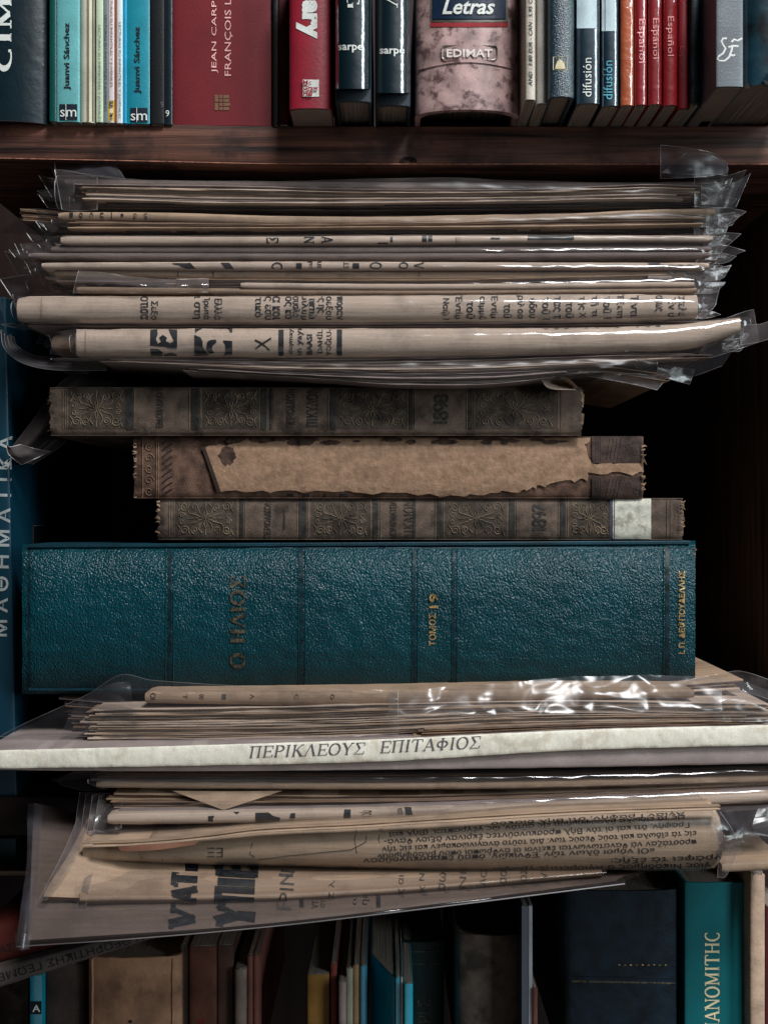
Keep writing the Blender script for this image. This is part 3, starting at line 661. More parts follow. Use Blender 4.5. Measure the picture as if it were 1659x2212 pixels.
# 5 lettered pale fold and tan fold under it
o = bundle('narrow newspaper fold carrying slices of large black headline letters, mid upper pile', 830, 600)
f1 = fold('folded_newspaper', o, CREAM, 90, 1532, [(90, 566), (600, 563), (1100, 565), (1532, 566)], [(90, 579), (600, 581), (1100, 580), (1532, 580)], d=-.01, seed=41, wob=.3)
sheets(o, [BROWN, GREY], 2, 140, 1490, 596, 608, d=-.004, seed=48)
f2 = fold('folded_newspaper', o, TAN, 118, 1480, [(118, 582), (600, 584), (1100, 585), (1480, 584)], [(118, 596), (600, 601), (1100, 604), (1480, 600)], d=-.007, seed=42)
tr = bvh(f1)
decal('headline_fragment', [(366, 560), (374, 570), (388, 572), (402, 580), (424, 580), (412, 568), (396, 562)], [(0, 1, 2, 3, 4, 5, 6)], INK, o, tr)
decal('headline_fragment', [(474, 563), (492, 563), (506, 580), (488, 580)], [(0, 1, 2, 3)], INK, o, tr)
for s, x, ww in (('C', 599, 24), ('Ο', 812, 26), ('Ο', 872, 20), ('V', 905, 22)): write(s, x, 573, 14, ww, -90, INK, o, tr, serif=(.16, .12, .1))
stripe('headline_fragment', [(640, 564, 652, 580), (762, 564, 776, 580), (1400, 568, 1426, 572)], INK, o, tr)
write('cal', 670, 572, 14, 10, 90, INK, o, tr); write('an', 690, 572, 14, 9, 90, INK, o, tr); write('ST', 748, 572, 14, 12, 90, INK, o, tr)
write('ο ο ρ ο ο', 1510, 574, 60, 6, 180, INKF, o, tr) if False else write('ο σ α ε α', 1450, 574, 90, 7, 180, INKF, o, tr)
tr = bvh(f2)
write('e  C', 620, 588, 8, 44, 180, INK, o, tr)
stripe('column_rule', [(384, 585, 385.5, 597), (460, 585, 462, 597), (905, 587, 906, 597)], INK, o, tr)
sleeve(o, PL_CLEAR, 76, 1538, [(90, 564), (600, 563), (1532, 564)], [(90, 600), (600, 600), (1532, 598)], -.0115, seed=43)
flap(o, [(76, 566, -.002), (110, 568, -.004), (150, 570, -.006)], [(92, 616, .004), (120, 612, 0), (160, 604, -.004)], seed=44)
flap(o, [(0, 602, .02), (50, 594, .014), (100, 590, .004)], [(30, 648, .02), (70, 636, .014), (110, 630, .004)], seed=45, m=PL_SMOKE)
flap(o, [(1440, 580, -.008), (1500, 572, -.008), (1536, 566, -.006)], [(1460, 598, -.006), (1500, 600, -.004), (1530, 590, .0)], seed=46)

# 6 glossy wide sleeve with glare streak
o = bundle('brown papers in a glossy sleeve whose open mouth folds over at the left', 830, 634)
sheets(o, [BROWN, TAN, BROWN, GREY], 4, 360, 1445, [(300, 598), (700, 602), (1000, 601), (1440, 590)], [(300, 622), (700, 618), (1000, 615), (1440, 606)], d=-.008, seed=51)
fold('folded_newspaper', o, CREAM, 520, 1500, [(520, 609), (900, 612), (1500, 607)], [(520, 621), (900, 624), (1500, 618)], d=-.011, seed=52, wob=.4)
fold('folded_newspaper', o, TAN, 166, 1505, [(166, 618), (520, 622), (900, 625), (1500, 620)], [(166, 630), (520, 633), (900, 634), (1500, 630)], d=-.01, seed=53, wob=.4)
fold('rolled_end', o, GREY, 1400, 1452, 594, 606, d=-.011, seed=54, step=5)
flap(o, [(170, 584, -.012), (220, 588, -.014), (290, 598, -.013), (370, 603, -.012), (450, 600, -.011)], [[(164, 604, -.017), (250, 612, -.018), (340, 617, -.017), (450, 615, -.014)], [(158, 632, -.012), (250, 632, -.014), (340, 632, -.014), (450, 630, -.012)]], m=PL_MILK, seed=55, nu=50, nv=12)
sleeve(o, PL_CLEAR, 440, 1530, [(440, 602), (900, 604), (1530, 592)], [(440, 634), (900, 634), (1530, 631)], -.0125, seed=56)
flap(o, [(1500, 592, -.006), (1530, 590, 0), (1562, 590, .006)], [(1500, 634, -.006), (1520, 632, 0), (1545, 628, .006)], seed=57)
flap(o, [(55, 608, .01), (90, 608, .006), (165, 612, -.002)], [(64, 634, .01), (100, 632, .006), (165, 630, -.002)], seed=58)
write('A ■', 628, 615, 36, 8, 180, INK, o, bvh(bpy.data.objects['folded_newspaper.006'])) if False else None

# 7 big fold with columns of Greek words
o = bundle('thick rounded newspaper fold printed with columns of small Greek words', 830, 696)
f1 = fold('folded_newspaper', o, CREAM, 36, 1508, [(36, 640), (60, 636), (400, 636), (900, 634), (1300, 631), (1508, 634)], [(36, 690), (60, 693), (400, 694), (900, 693), (1300, 692), (1508, 684)], d=-.016, seed=61, wob=.9, endround=0, step=8)
tr = bvh(f1)
stripe('paper_seam', [(89, 638, 91.5, 692)], mat('seam_shadow_print', (150, 128, 108)), o, tr)
for s, x, y0, y1 in (('οτισα', 312, 640, 690), ('Σεξο', 333, 650, 690), ('ι στη', 424, 640, 688), ('Πρωτά', 446, 638, 690), ('Ελλλά', 472, 645, 690), ('τικὸ', 560, 641, 685), ('ς εσυ', 578, 640, 690), ('α κοι', 597, 640, 690), ('ος κο', 622, 640, 688), ('συσλό', 641, 640, 684), ('μιλυμ', 658, 638, 690), ('ιπτώ', 676, 645, 688), ('·ς ης', 692, 640, 675), ('οεξου', 711, 640, 690), ('ποραν', 732, 640, 690)):
    write(s, x, (y0+y1)/2, y1-y0, 17, -90, INK, o, tr, bold=.014)
for s, x, y0, y1 in (('Ναῷ Ι', 962, 644, 690), ('Ἐντίμ', 990, 638, 688), ('τοῦ', 1017, 650, 688), ('αιμμέ', 1042, 640, 690), ('Ἐντίμ', 1067, 636, 686), ('τοῦ', 1097, 656, 686), ('ριλοο', 1124, 638, 688), ('ὁδου', 1152, 644, 686), ('τοῦ Ι', 1180, 642, 690), ('τας τ', 1202, 640, 688), ('τοῦ', 1231, 652, 686), ('τῆς Χ', 1257, 640, 686), ('τῇ τι', 1284, 638, 684), ('τοῦ Ι', 1312, 640, 688), ('Ἐξετη', 1339, 636, 686), ('Ἐντι', 1371, 638, 684), ('σεως', 1422, 638, 672), ('Ἐν υ', 1452, 642, 684), ('ατελε', 1474, 636, 682)):
    write(s, x, (y0+y1)/2, y1-y0, 18, -90, INK, o, tr, bold=.012)
sleeve(o, PL_CLEAR, 24, 1520, [(30, 637), (400, 635), (900, 632), (1300, 630), (1512, 634)], [(30, 692), (400, 695), (900, 694), (1300, 692), (1512, 686)], -.0185, seed=62, taper=16, lo=.6)
flap(o, [(1500, 634, -.012), (1530, 628, 0), (1555, 618, .01)], [(1500, 688, -.012), (1525, 680, -.004), (1545, 660, .008)], seed=63, amp=.004)
flap(o, [(0, 642, .01), (20, 644, .0), (44, 646, -.012)], [(6, 700, .02), (30, 696, .004), (56, 688, -.012)], seed=64)
sheets(o, [GREY, SHADEP, GREY], 3, 60, 1500, [(60, 694), (800, 695), (1500, 690)], [(60, 704), (800, 705), (1500, 700)], d=-.010, seed=65)
flap(o, [(2, 700, .0), (60, 698, -.004), (160, 699, -.01)], [(50, 712, .0), (90, 710, -.004), (160, 706, -.01)], seed=66)

# 8 thickest fold with big black letters
o = bundle('thickest fold of the upper pile with huge black letter slices and a boxed Turkish notice', 830, 770)
f1 = fold('folded_newspaper', o, CREAM, 163, 1600, [(163, 708), (400, 706), (900, 705), (1250, 704), (1450, 698), (1600, 684)], [(163, 768), (400, 768), (700, 770), (900, 768), (1100, 764), (1350, 756), (1500, 748), (1600, 715)], d=-.018, seed=71, wob=.9, step=8, endround=0)
tr = bvh(f1)
stripe('paper_seam', [(184, 710, 186, 766)], mat('seam_shadow_print', (150, 128, 108)), o, tr)
def blob(P): return decal('headline_letter', P, [tuple(range(len(P)))], INK, o, tr)
def cpoly(pts, cx, cy, sx, sy): return [(cx+x*sx, cy+y*sy) for x, y in pts]
# letter slices traced in their own shapes
blob([(325, 712), (340, 711), (341, 722), (337, 732), (341, 742), (350, 737), (360, 737), (368, 741), (376, 736), (370, 724), (364, 711), (383, 712), (383, 752), (370, 752), (355, 748), (325, 746)])
blob([(344, 729), (352, 723), (361, 729), (358, 739), (349, 738)])
blob([(325, 752), (342, 753), (352, 761), (350, 768), (327, 768)]); blob([(352, 766), (370, 761), (383, 765), (382, 768), (354, 768)])
blob([(421, 706), (447, 706), (430, 713), (422, 719)]); blob([(470, 706), (502, 706), (502, 718), (497, 717), (495, 712)])
blob([(420, 723), (434, 729), (438, 738), (438, 748), (444, 757), (452, 767), (421, 768)])
blob([(448, 738), (455, 734), (466, 733), (468, 739), (460, 745), (458, 754), (463, 762), (453, 763), (446, 754)])
blob([(482, 735), (502, 736), (502, 766), (484, 767), (488, 758), (487, 745)])
V, F = strokes([[(551, 734), (565, 741), (583, 756)], [(586, 730), (575, 737), (565, 743), (552, 753)]], 3.6); decal('handwritten_cross', V, F, INK, o, tr, ystep=0, xstep=0)
stripe('box_rule', [(602, 708, 613, 768), (728, 708, 739, 768)], INK, o, tr)
for s, x, y0, y1, h, bo in (('duymay', 629, 710, 764, 13, .01), ('ın yayı', 650, 710, 766, 13, .01), ('BAASI', 669, 722, 766, 12, .03), ('DAHİL', 690, 712, 762, 14, .01), ('YOĞLU-I', 709, 708, 768, 15, .01)):
    write(s, x, (y0+y1)/2, y1-y0, h, 90, INK, o, tr, bold=bo)
for q in range(12): write('οιατς'[q % 5], 1180+q*22, 708-q*.5, 7, 10, 90, INKF, o, tr)
sleeve(o, PL_CLEAR, 150, 1622, [(160, 708), (900, 704), (1250, 703), (1450, 696), (1620, 676)], [(160, 769), (700, 771), (1100, 765), (1350, 758), (1500, 750), (1620, 718)], -.0205, seed=72, taper=18, lo=.6)
fold('inner_roll', o, TAN, 112, 166, 722, 760, d=-.008, seed=73, step=5)
flap(o, [(104, 722, -.006), (130, 716, -.01), (166, 710, -.016)], [[(112, 744, -.01), (134, 744, -.014), (166, 744, -.02)], [(108, 764, -.006), (140, 768, -.01), (166, 768, -.016)]], seed=74, amp=.004)
flap(o, [(1560, 690, -.018), (1610, 672, -.01), (1628, 668, .0)], [(1500, 780, -.01), (1560, 765, -.006), (1640, 738, .004)], seed=75, amp=.003)
flap(o, [(1600, 700, -.01), (1640, 700, -.002), (1670, 690, .006)], [(1600, 745, -.01), (1640, 738, -.004), (1660, 732, .004)], seed=76)
flap(o, [(1350, 758, -.014), (1500, 750, -.012), (1600, 730, -.008)], [(1380, 800, -.006), (1480, 815, .0), (1560, 790, .006)], seed=77, m=PL_SMOKE, nu=30)

# 9 loose sheets hanging below
o = bundle('loose drooping thin sheets at the bottom of the upper pile, splayed open at the right', 830, 815)
sheets(o, [GREY, BROWN, SHADEP, GREY, CREAM], 7, 250, 1490, [(200, 772), (600, 776), (1000, 770), (1300, 762), (1500, 764)], [(200, 780), (600, 800), (900, 806), (1200, 795), (1400, 780), (1500, 774)], d=-.014, seed=81, jit=.002, endj=24)
sheets(o, [GREY, CREAM, SHADEP, GREY], 4, 440, 1250, [(440, 795), (700, 806), (1000, 806), (1250, 796)], [(440, 802), (700, 819), (850, 830), (1050, 830), (1250, 808)], d=-.015, seed=82, endj=30)
sheets(o, [CREAM, TAN, GREY], 4, 1230, 1430, [(1230, 792), (1300, 790), (1430, 806)], [(1230, 806), (1300, 803), (1430, 822)], d=-.008, seed=83, endj=12, gap=.4)
sheets(o, [CREAM, GREY, TAN], 4, 1330, 1490, [(1330, 764), (1500, 768)], [(1330, 778), (1500, 784)], d=-.006, seed=84, endj=16, gap=.4)
film('folded_page_corner', [[(1165, 815, -.012), (1185, 838, -.012), (1245, 842, -.012)], [(1175, 815, -.004), (1200, 822, -.002), (1238, 838, -.004)], [(1195, 812, -.01), (1225, 815, -.012), (1250, 838, -.012)]], o, CREAM, nu=14, nv=9, edges='')
sleeve(o, PL_DULL, 110, 1420, [(110, 772), (600, 776), (1000, 770), (1420, 768)], [(110, 778), (450, 800), (700, 818), (900, 832), (1100, 829), (1250, 812), (1420, 800)], -.0175, seed=85, taper=40, amp=.001)
flap(o, [(1250, 800, -.012), (1360, 806, -.01), (1442, 812, -.008)], [(1270, 812, -.012), (1360, 828, -.01), (1420, 842, -.008)], seed=86)
flap(o, [(1420, 786, -.006), (1460, 792, -.002), (1500, 798, .002)], [(1420, 812, -.006), (1460, 822, -.002), (1490, 830, .002)], seed=87)
# strands of film curling round the left end
for q, (off, dd) in enumerate(((0, .0), (7, .003), (14, .006))):
    film('curled_sleeve', [[(2+off, 712+off, .01+dd), (8+off, 750, .004+dd), (45+off, 782-off*.3, -.004+dd), (110, 798-off, -.008+dd), (230, 800-off, -.01+dd)],
                       [(16+off, 712+off, .02+dd), (22+off, 745, .014+dd), (56+off, 770-off*.3, .004+dd), (115, 784-off, 0+dd), (230, 790-off, -.004+dd)]], o, PL_SMOKE, nu=30, nv=5, seed=90+q)
for q in range(5): flap(o, [(90+q*14, 718+q*8, .02), (140, 724+q*8, .01), (180, 740+q*6, .0)], [(78+q*16, 740+q*8, .02), (130, 746+q*6, .01), (180, 756+q*4, .0)], seed=95+q, m=PL_SMOKE)
# dark bag hanging at the left
bag = thing('plastic_bag', 'dark crumpled plastic bag end hanging left of the book stamped 1898', 'plastic bag', W(70, 800, .03))
SM = mat('smoky_film', (58, 51, 51), rough=.6, spec=.2, bump=.3, bscale=200, var=.2)
for q in range(4):
    film('bag_fold', [[(190+q*16, 790+q*2, .034+q*.006), (132+q*10, 826+q*10, .026+q*.006), (76+q*10, 900+q*8, .02+q*.006), (26+q*8, 966+q*6, .016+q*.004)],
                  [(206+q*16, 796+q*2, .038+q*.006), (142+q*12, 850+q*12, .024+q*.006), (94+q*10, 925+q*8, .016+q*.006), (36+q*8, 982+q*5, .013+q*.004)],
                  [(222+q*16, 802+q*2, .044+q*.006), (152+q*12, 875+q*10, .03+q*.006), (108+q*8, 945+q*6, .026+q*.006), (46+q*8, 1000+q*1, .018+q*.004)]], bag, SM, nu=30, nv=12, amp=.001, seed=110+q, wpx=.9)
film('bag_corner', [[(14, 958, .008), (20, 965, .006), (44, 960, .008)], [(18, 980, .006), (40, 985, .006), (80, 970, .01)], [(46, 1004, .01), (60, 998, .01), (110, 975, .016)]], bag, SM, nu=16, nv=10, amp=.002, seed=117, wpx=1.0)

# ---------------------------------------------------------------- old books lying
def lying(label, x0, x1, yt, yb, m, d=0.0, bulge=6, L=.2, boards=2.2, nx=220, nz=22, rag=4, over=2, pg=True, name='old_book', bm_=None, group='books lying flat in the pile', noise_amp=.0003, inner=None):
    ty, by = fn(yt), fn(yb); xm = (x0+x1)/2
    o = thing(name, label, 'book', W(xm, by(xm), d+.1), group)
    V = []
    for j in range(nz+1):
        v = j/nz
        for i in range(nx+1):
            u = i/nx
            rl = rag*(N(v*7, x0, 1)+.7*N(v*23, x0, 2)); rr = rag*(N(v*7, x1, 3)+.7*N(v*23, x1, 4))
            x = x0+(x1-x0)*u+(rl if u < .5 else rr)*max(0, 1-min(u, 1-u)*30)
            y = ty(x)+(by(x)-ty(x))*v
            s = 2*v-1
            dd = d+bulge*S*(1-math.sqrt(max(0, 1-min(1, abs(s))**2.6)))+noise_amp*N(x*.03, y*.06, x0)
            e = min(u, 1-u)*nx
            if e < 3: dd += (3-e)*.0006*(1+N(v*9, x0))*.5
            V.append(W(x, y, dd))
    F = grid_faces(nx+1, nz+1)
    sp = obj('spine', V, F, m, o, smooth=60)
    k = S*(D+d)/D; X0, X1 = (x0-CX)*k, (x1-CX)*k; bs = bulge*S*.55
    ztl, ztr = W(x0, ty(x0), d).z, W(x1, ty(x1), d).z; zbl, zbr = W(x0, by(x0), d).z, W(x1, by(x1), d).z
    th = boards*S
    def slab(nm, zl, zr, zl2, zr2, mm, ix=0, f=bs, bk=L, bev=.0004):
        P = []
        for X, a, c in ((X0+ix, zl, zl2), (X1-ix, zr, zr2)):
            P += [Vector((X, d+f, a)), Vector((X, d+bk, a)), Vector((X, d+bk, c)), Vector((X, d+f, c))]
        return obj(nm, P, [(0, 1, 2, 3), (4, 7, 6, 5), (0, 4, 5, 1), (3, 2, 6, 7), (0, 3, 7, 4), (1, 5, 6, 2)], mm, o, smooth=30, bevel=bev)
    slab('cover_board', ztl-.0002, ztr-.0002, ztl-th, ztr-th, bm_ or m)
    slab('cover_board', zbl+.0002, zbr+.0002, zbl+th, zbr+th, bm_ or m)
    slab('pages', ztl-th-.0002, ztr-th-.0002, zbl+th+.0002, zbr+th+.0002, PAGES_H, ix=over*S*2, f=bs+.002, bk=L-.004, bev=0)
    return o, bvh(sp)
def spiral(cx, cy, r, turns, a0, sgn, sx=1, sy=1, n=26):
    return [(cx+sx*r*(1-.85*q/n)*math.cos(a0+sgn*turns*2*math.pi*q/n), cy+sy*r*(1-.85*q/n)*math.sin(a0+sgn*turns*2*math.pi*q/n)) for q in range(n+1)]
def ornament(o, tr, x0, x1, y0, y1, m, m2):
    cx, cy = (x0+x1)/2, (y0+y1)/2; w_, h_ = (x1-x0)/2-3, (y1-y0)/2-3; L = []
    for sx in (-1, 1):
        for sy in (-1, 1):
            L.append(spiral(cx+sx*w_*.72, cy+sy*h_*.68, h_*.26, 1.6, 0, sx*sy)); L.append(spiral(cx+sx*w_*.38, cy+sy*h_*.66, h_*.22, 1.5, math.pi/2, -sx*sy))
            L.append(spiral(cx+sx*w_*.80, cy+sy*h_*.18, h_*.17, 1.3, 0, -sx*sy, n=18))
            L.append([(cx+sx*w_*.08, cy+sy*h_*.1), (cx+sx*w_*.2, cy+sy*h_*.34), (cx+sx*w_*.24, cy+sy*h_*.6), (cx+sx*w_*.12, cy+sy*h_*.85)])
            L.append([(cx+sx*w_*.1, cy+sy*h_*.05), (cx+sx*w_*.32, cy+sy*h_*.2), (cx+sx*w_*.55, cy+sy*h_*.3), (cx+sx*w_*.62, cy+sy*h_*.5), (cx+sx*w_*.56, cy+sy*h_*.85)])
            L.append([(cx+sx*w_*.95, cy+sy*h_*.95), (cx+sx*w_*.86, cy+sy*h_*.6), (cx+sx*w_*.95, cy+sy*h_*.4)])
        L.append([(cx+sx*w_*.02, cy), (cx+sx*w_*.18, cy-h_*.1), (cx+sx*w_*.34, cy), (cx+sx*w_*.18, cy+h_*.1), (cx+sx*w_*.02, cy)])
        L.append([(cx+sx*w_*.4, cy), (cx+sx*w_*.62, cy)])
    for sy in (-1, 1): L.append([(cx, cy), (cx-w_*.06, cy+sy*h_*.3), (cx, cy+sy*h_*.55), (cx+w_*.06, cy+sy*h_*.3), (cx, cy)]); L.append([(cx, cy+sy*h_*.6), (cx, cy+sy*h_*.95)])
    relief('scroll_ornament', L, 3.2, m, o, tr, h=.0005)
    stripe('ornament_ground', [(x0, y0, x1, y1)], m2, o, tr, off=.00008, ystep=5)
def clothmat(key, col, **k):
    a = dict(rough=.75, spec=.2, bump=.9, bscale=1500, var=.28, vscale=160, stain=tuple(int(v*.5) for v in col), stain_amt=.4, stain_scale=60); a.update(k); return mat(key, col, **a)
OLD = clothmat('old_brown_cloth', (94, 79, 69), var=.14); OLDG = clothmat('worn_olive_ground', (72, 62, 54), var=.2); OLDR = clothmat('scroll_relief', (104, 90, 74), spec=.35)
BAND = clothmat('dark_band', (52, 50, 48)); TINK = mat('stamped_letter', (46, 42, 40), rough=.6, var=.4, vscale=600)
WORN = clothmat('frayed_cloth', (160, 132, 108))
def banded(o, tr, y0, y1, panels, bands, lines):
    for a, b_ in panels: ornament(o, tr, a, b_, y0, y1, OLDR, OLDG)
    stripe('dark_band', [(a, y0-1, b_, y1+1) for a, b_ in bands], BAND, o, tr, off=.00022)
    relief('tooled_line', [[(x, y0+(y1-y0)*q/10) for q in range(11)] for x in lines], 2.2, OLDR, o, tr, h=.00035)
def fray(o, x, y0, y1, side, seed, m=WORN, n=9, d=.004):
    rnd = random.Random(seed)
    for q in range(n):
        y = y0+(y1-y0)*rnd.random(); L = rnd.uniform(3, 9); s = side
        p = [W(x-s*3, y, d), W(x+s*L*.5, y+rnd.uniform(-3, 3), d-.001), W(x+s*L, y+rnd.uniform(-6, 6), d-.0005)]
        V = []; r0 = rnd.uniform(1.0, 3.0)*S
        for i, c in enumerate(p):
            r = r0*(1, .8, .25)[i]
            V += [c+Vector((0, -r*math.cos(a), r*math.sin(a))) for a in [2*math.pi*t/6 for t in range(6)]]
        F = [(i*6+t, i*6+(t+1) % 6, (i+1)*6+(t+1) % 6, (i+1)*6+t) for i in range(2) for t in range(6)]+[tuple(12+t for t in range(6))]
        obj('frayed_thread', V, F, m, o, smooth=60)
o, tr = lying('worn brown cloth book stamped 1898, topmost of the old books', 108, 1256, 836, 941, OLD, d=-.002, bulge=12, rag=7)
banded(o, tr, 840, 926, [(146, 270), (438, 560), (728, 880), (1022, 1200)], [(272, 288), (414, 430), (563, 576), (583, 588), (714, 726), (884, 892), (1012, 1020)], [136, 141, 146, 291, 409, 434, 560, 592, 709, 880, 896, 1008, 1024, 1204, 1212])
write('ΕΒΔΟΜΑΔΙΑΙΟΝ', 345, 882, 82, 15, 90, TINK, o, tr, bold=.02); write('ΠΕΡΙΟΔΙΚΟΝ', 628, 882, 82, 18, 90, TINK, o, tr, bold=.02); write('ΠΙΚΥΛΟΝ', 675, 880, 84, 26, 90, TINK, o, tr, serif=(.2, .09, .12))
write('1898', 953, 884, 66, 32, 90, TINK, o, tr, serif=(.26, .16, .14))
fray(o, 1252, 840, 925, 1, 3, n=10); fray(o, 110, 840, 935, -1, 4, n=10)
for q in range(2):
    film('torn_cloth', [[(1225, 842+q*48, .004), (1250, 840+q*50, .001), (1262, 852+q*42, .003)], [(1220, 876+q*44, .004), (1244, 874+q*46, .002), (1260, 880+q*36, .004)]], o, WORN, nu=10, nv=6, amp=.003, seed=130+q, edges='')
BR2 = clothmat('brown_ribbed_cloth', (96, 72, 60)); BARE = clothmat('bare_spine_board', (146, 116, 94), var=.1, vscale=300, bump=1.0, bscale=500, stain=(104, 78, 60), stain_amt=.22, stain_scale=120)
o, tr = lying('brown book with spine cloth torn away to bare tan board, between the other old books', 290, 1390, 943, 1077, BR2, d=.004, bulge=12, rag=5)
def irregular(pts, amp, seed, n=5):
    out = []
    for a, b_ in zip(pts, pts[1:]+pts[:1]):
        for q in range(n):
            t = q/n; x = a[0]+(b_[0]-a[0])*t; y = a[1]+(b_[1]-a[1])*t
            out.append((x+amp*N(x*.09, y*.09, seed), y+amp*N(x*.11, y*.11, seed+5)))
    return out
P = irregular([(438, 966), (474, 1062), (640, 1060), (780, 1063), (1000, 1070), (1130, 1062), (1180, 1046), (1270, 1034), (1272, 1024), (1388, 1022), (1388, 1000), (1275, 1002), (1262, 960), (1276, 948), (1100, 946), (800, 948), (560, 950)], 9, 3, n=9)
decal('bare_board', P, [tuple(range(len(P)))], BARE, o, tr, off=.0006, ystep=5)
decal('lifted_cloth_edge', [(436, 966), (444, 966), (478, 1062), (470, 1064)], [(0, 1, 2, 3)], mat('dark_tear', (50, 36, 30), rough=.8), o, tr, off=.001)
for x0, x1, y0, y1 in ((1278, 1386, 944, 1000), (1278, 1386, 1028, 1076)):
    stripe('printed_cloth_patch', [(x0, y0, x1, y1)], clothmat('patch_cloth', (66, 51, 45)), o, tr, off=.0007)
    Ls = [[(x0+8+q*5, y0+4), (x0+8+q*5, y1-4)] for q in range(3)]+[[(x0+30+q*8, y1-6), (x0+38+q*8, y0+6)] for q in range(4)]+[spiral(x0+78+q*16, (y0+y1)/2+(q*12-6), 8, 1.4, 0, 1, n=16) for q in range(2)]
    Ls = [[(a[0]+(b_[0]-a[0])*t/6, a[1]+(b_[1]-a[1])*t/6) for t in range(7)] if len(l) == 2 else l for l in Ls for a, b_ in [(l[0], l[-1])]]
    relief('patch_ornament', Ls, 3, mat('patch_print', (30, 27, 28)), o, tr, h=.0004, lift=.0008)
Ls = [spiral(322, 965+q*24, 10, 1.5, 0, (-1)**q, n=18) for q in range(5)]+[[(x, 946+q*13) for q in range(11)] for x in (308, 338, 342)]
relief('scroll_ornament', Ls, 3, clothmat('brown_relief', (120, 94, 76)), o, tr, h=.0005)
relief('diagonal_stripe', [[(350+0*q, 960+q*14), (360, 956+q*14-4), (372, 950+q*14-6)] for q in range(9)], 4, mat('stripe_dark', (44, 34, 34)), o, tr, h=.0003)
STN = mat('dark_tear_stain', (66, 48, 40), rough=.85, var=.4, vscale=300)
rnd = random.Random(5)
for (cx, cy, rx, ry) in [(492, 984, 17, 20)]+[(rnd.uniform(500, 1240), rnd.uniform(949, 957), rnd.uniform(8, 34), rnd.uniform(2, 6)) for q in range(22)]:
    P = [(cx+rx*math.cos(a)*(1+.5*N(cx, a*3)), cy+ry*math.sin(a)*(1+.5*N(a*3, cy))) for a in [2*math.pi*q/30 for q in range(30)]]
    decal('torn_stain', P, [tuple(range(30))], STN, o, tr, off=.0008)
write('ΛΙΚΑ', 640, 1069, 120, 9, 0, TINK, o, tr, bold=.02) if False else None
stripe('stamped_remnant', [(620, 1066, 634, 1075), (655, 1067, 668, 1075), (700, 1067, 704, 1075), (735, 1066, 752, 1075)], TINK, o, tr)
fray(o, 1388, 950, 1070, 1, 6, n=16, m=WORN, d=.003); fray(o, 292, 950, 1076, -1, 7, n=10)
o, tr = lying('worn brown cloth book stamped 1897 with a pale paper label, lowest of the old books', 340, 1476, 1076, 1167, OLD, d=.006, bulge=12, rag=7)
banded(o, tr, 1080, 1160, [(378, 510), (672, 798), (962, 1095), (1230, 1318)], [(518, 526), (646, 662), (806, 817), (892, 898), (945, 955), (1100, 1112), (1210, 1222)], [366, 371, 376, 512, 530, 642, 666, 800, 822, 940, 958, 1116, 1206, 1226, 1440, 1448])
write('ΠΕΡΙΟΔΙΚΟΝ', 578, 1122, 80, 15, 90, TINK, o, tr, bold=.02); stripe('stamped_dash', [(612, 1100, 616, 1144)], TINK, o, tr)
write('ΜΠΡΑΓΜΑΤΕΙΑ', 850, 1122, 82, 14, 90, TINK, o, tr, bold=.02); write('ΛΙΚΑΙΟΝ', 884, 1122, 84, 24, 90, TINK, o, tr, serif=(.16, .08, .1)); write('1897', 1165, 1118, 58, 32, 90, TINK, o, tr, serif=(.26, .16, .14))
LB = mat('worn_paper_label', (196, 192, 178), rough=.7, var=.22, vscale=120, bump=.8, bscale=400, stain=(120, 116, 104), stain_amt=.4, stain_scale=120)
stripe('paper_label', [(1323, 1079, 1406, 1163)], LB, o, tr, off=.0005); stripe('label_rule', [(1326, 1079, 1327.5, 1163), (1318, 1079, 1320, 1163)], mat('blue_rule', (60, 70, 100)), o, tr, off=.0007)
fray(o, 1472, 1080, 1160, 1, 8, n=14); fray(o, 342, 1080, 1160, -1, 9, n=8)

# ---------------------------------------------------------------- the big blue leather volume
def leather():
    m = bpy.data.materials.new('pebbled_blue_leather'); m.use_nodes = True; nt = m.node_tree; nd = nt.nodes; b = nd['Principled BSDF']; L = nt.links.new
    tc = nd.new('ShaderNodeTexCoord'); mp = nd.new('ShaderNodeMapping'); mp.inputs['Scale'].default_value = (1.25, 1, 1); mp.inputs['Rotation'].default_value = (0, .35, 0)
    L(tc.outputs['Object'], mp.inputs[0])
    nz = nd.new('ShaderNodeTexNoise'); nz.inputs['Scale'].default_value = 420; L(mp.outputs[0], nz.inputs['Vector'])
    ad = nd.new('ShaderNodeMixRGB'); ad.blend_type = 'LINEAR_LIGHT'; ad.inputs[0].default_value = .0007
    L(mp.outputs[0], ad.inputs[1]); L(nz.outputs['Color'], ad.inputs[2])
    v = nd.new('ShaderNodeTexVoronoi'); v.feature = 'SMOOTH_F1'; v.inputs['Scale'].default_value = 860; v.inputs['Smoothness'].default_value = .35; L(ad.outputs[0], v.inputs['Vector'])
    bp = nd.new('ShaderNodeBump'); bp.invert = True; bp.inputs['Strength'].default_value = 1.0; bp.inputs['Distance'].default_value = .0005; L(v.outputs['Distance'], bp.inputs['Height'])
    n2 = nd.new('ShaderNodeTexNoise'); n2.inputs['Scale'].default_value = 22; n2.inputs['Detail'].default_value = 6; L(tc.outputs['Object'], n2.inputs['Vector'])
    r = nd.new('ShaderNodeValToRGB'); r.color_ramp.elements[0].position = .3; r.color_ramp.elements[1].position = .7
    r.color_ramp.elements[0].color = rgb((1, 45, 53)); r.color_ramp.elements[1].color = rgb((2, 59, 68)); L(n2.outputs['Fac'], r.inputs[0])
    L(r.outputs[0], b.inputs['Base Color']); L(bp.outputs[0], b.inputs['Normal']); b.inputs['Roughness'].default_value = .33; b.inputs['Specular IOR Level'].default_value = .33
    return m
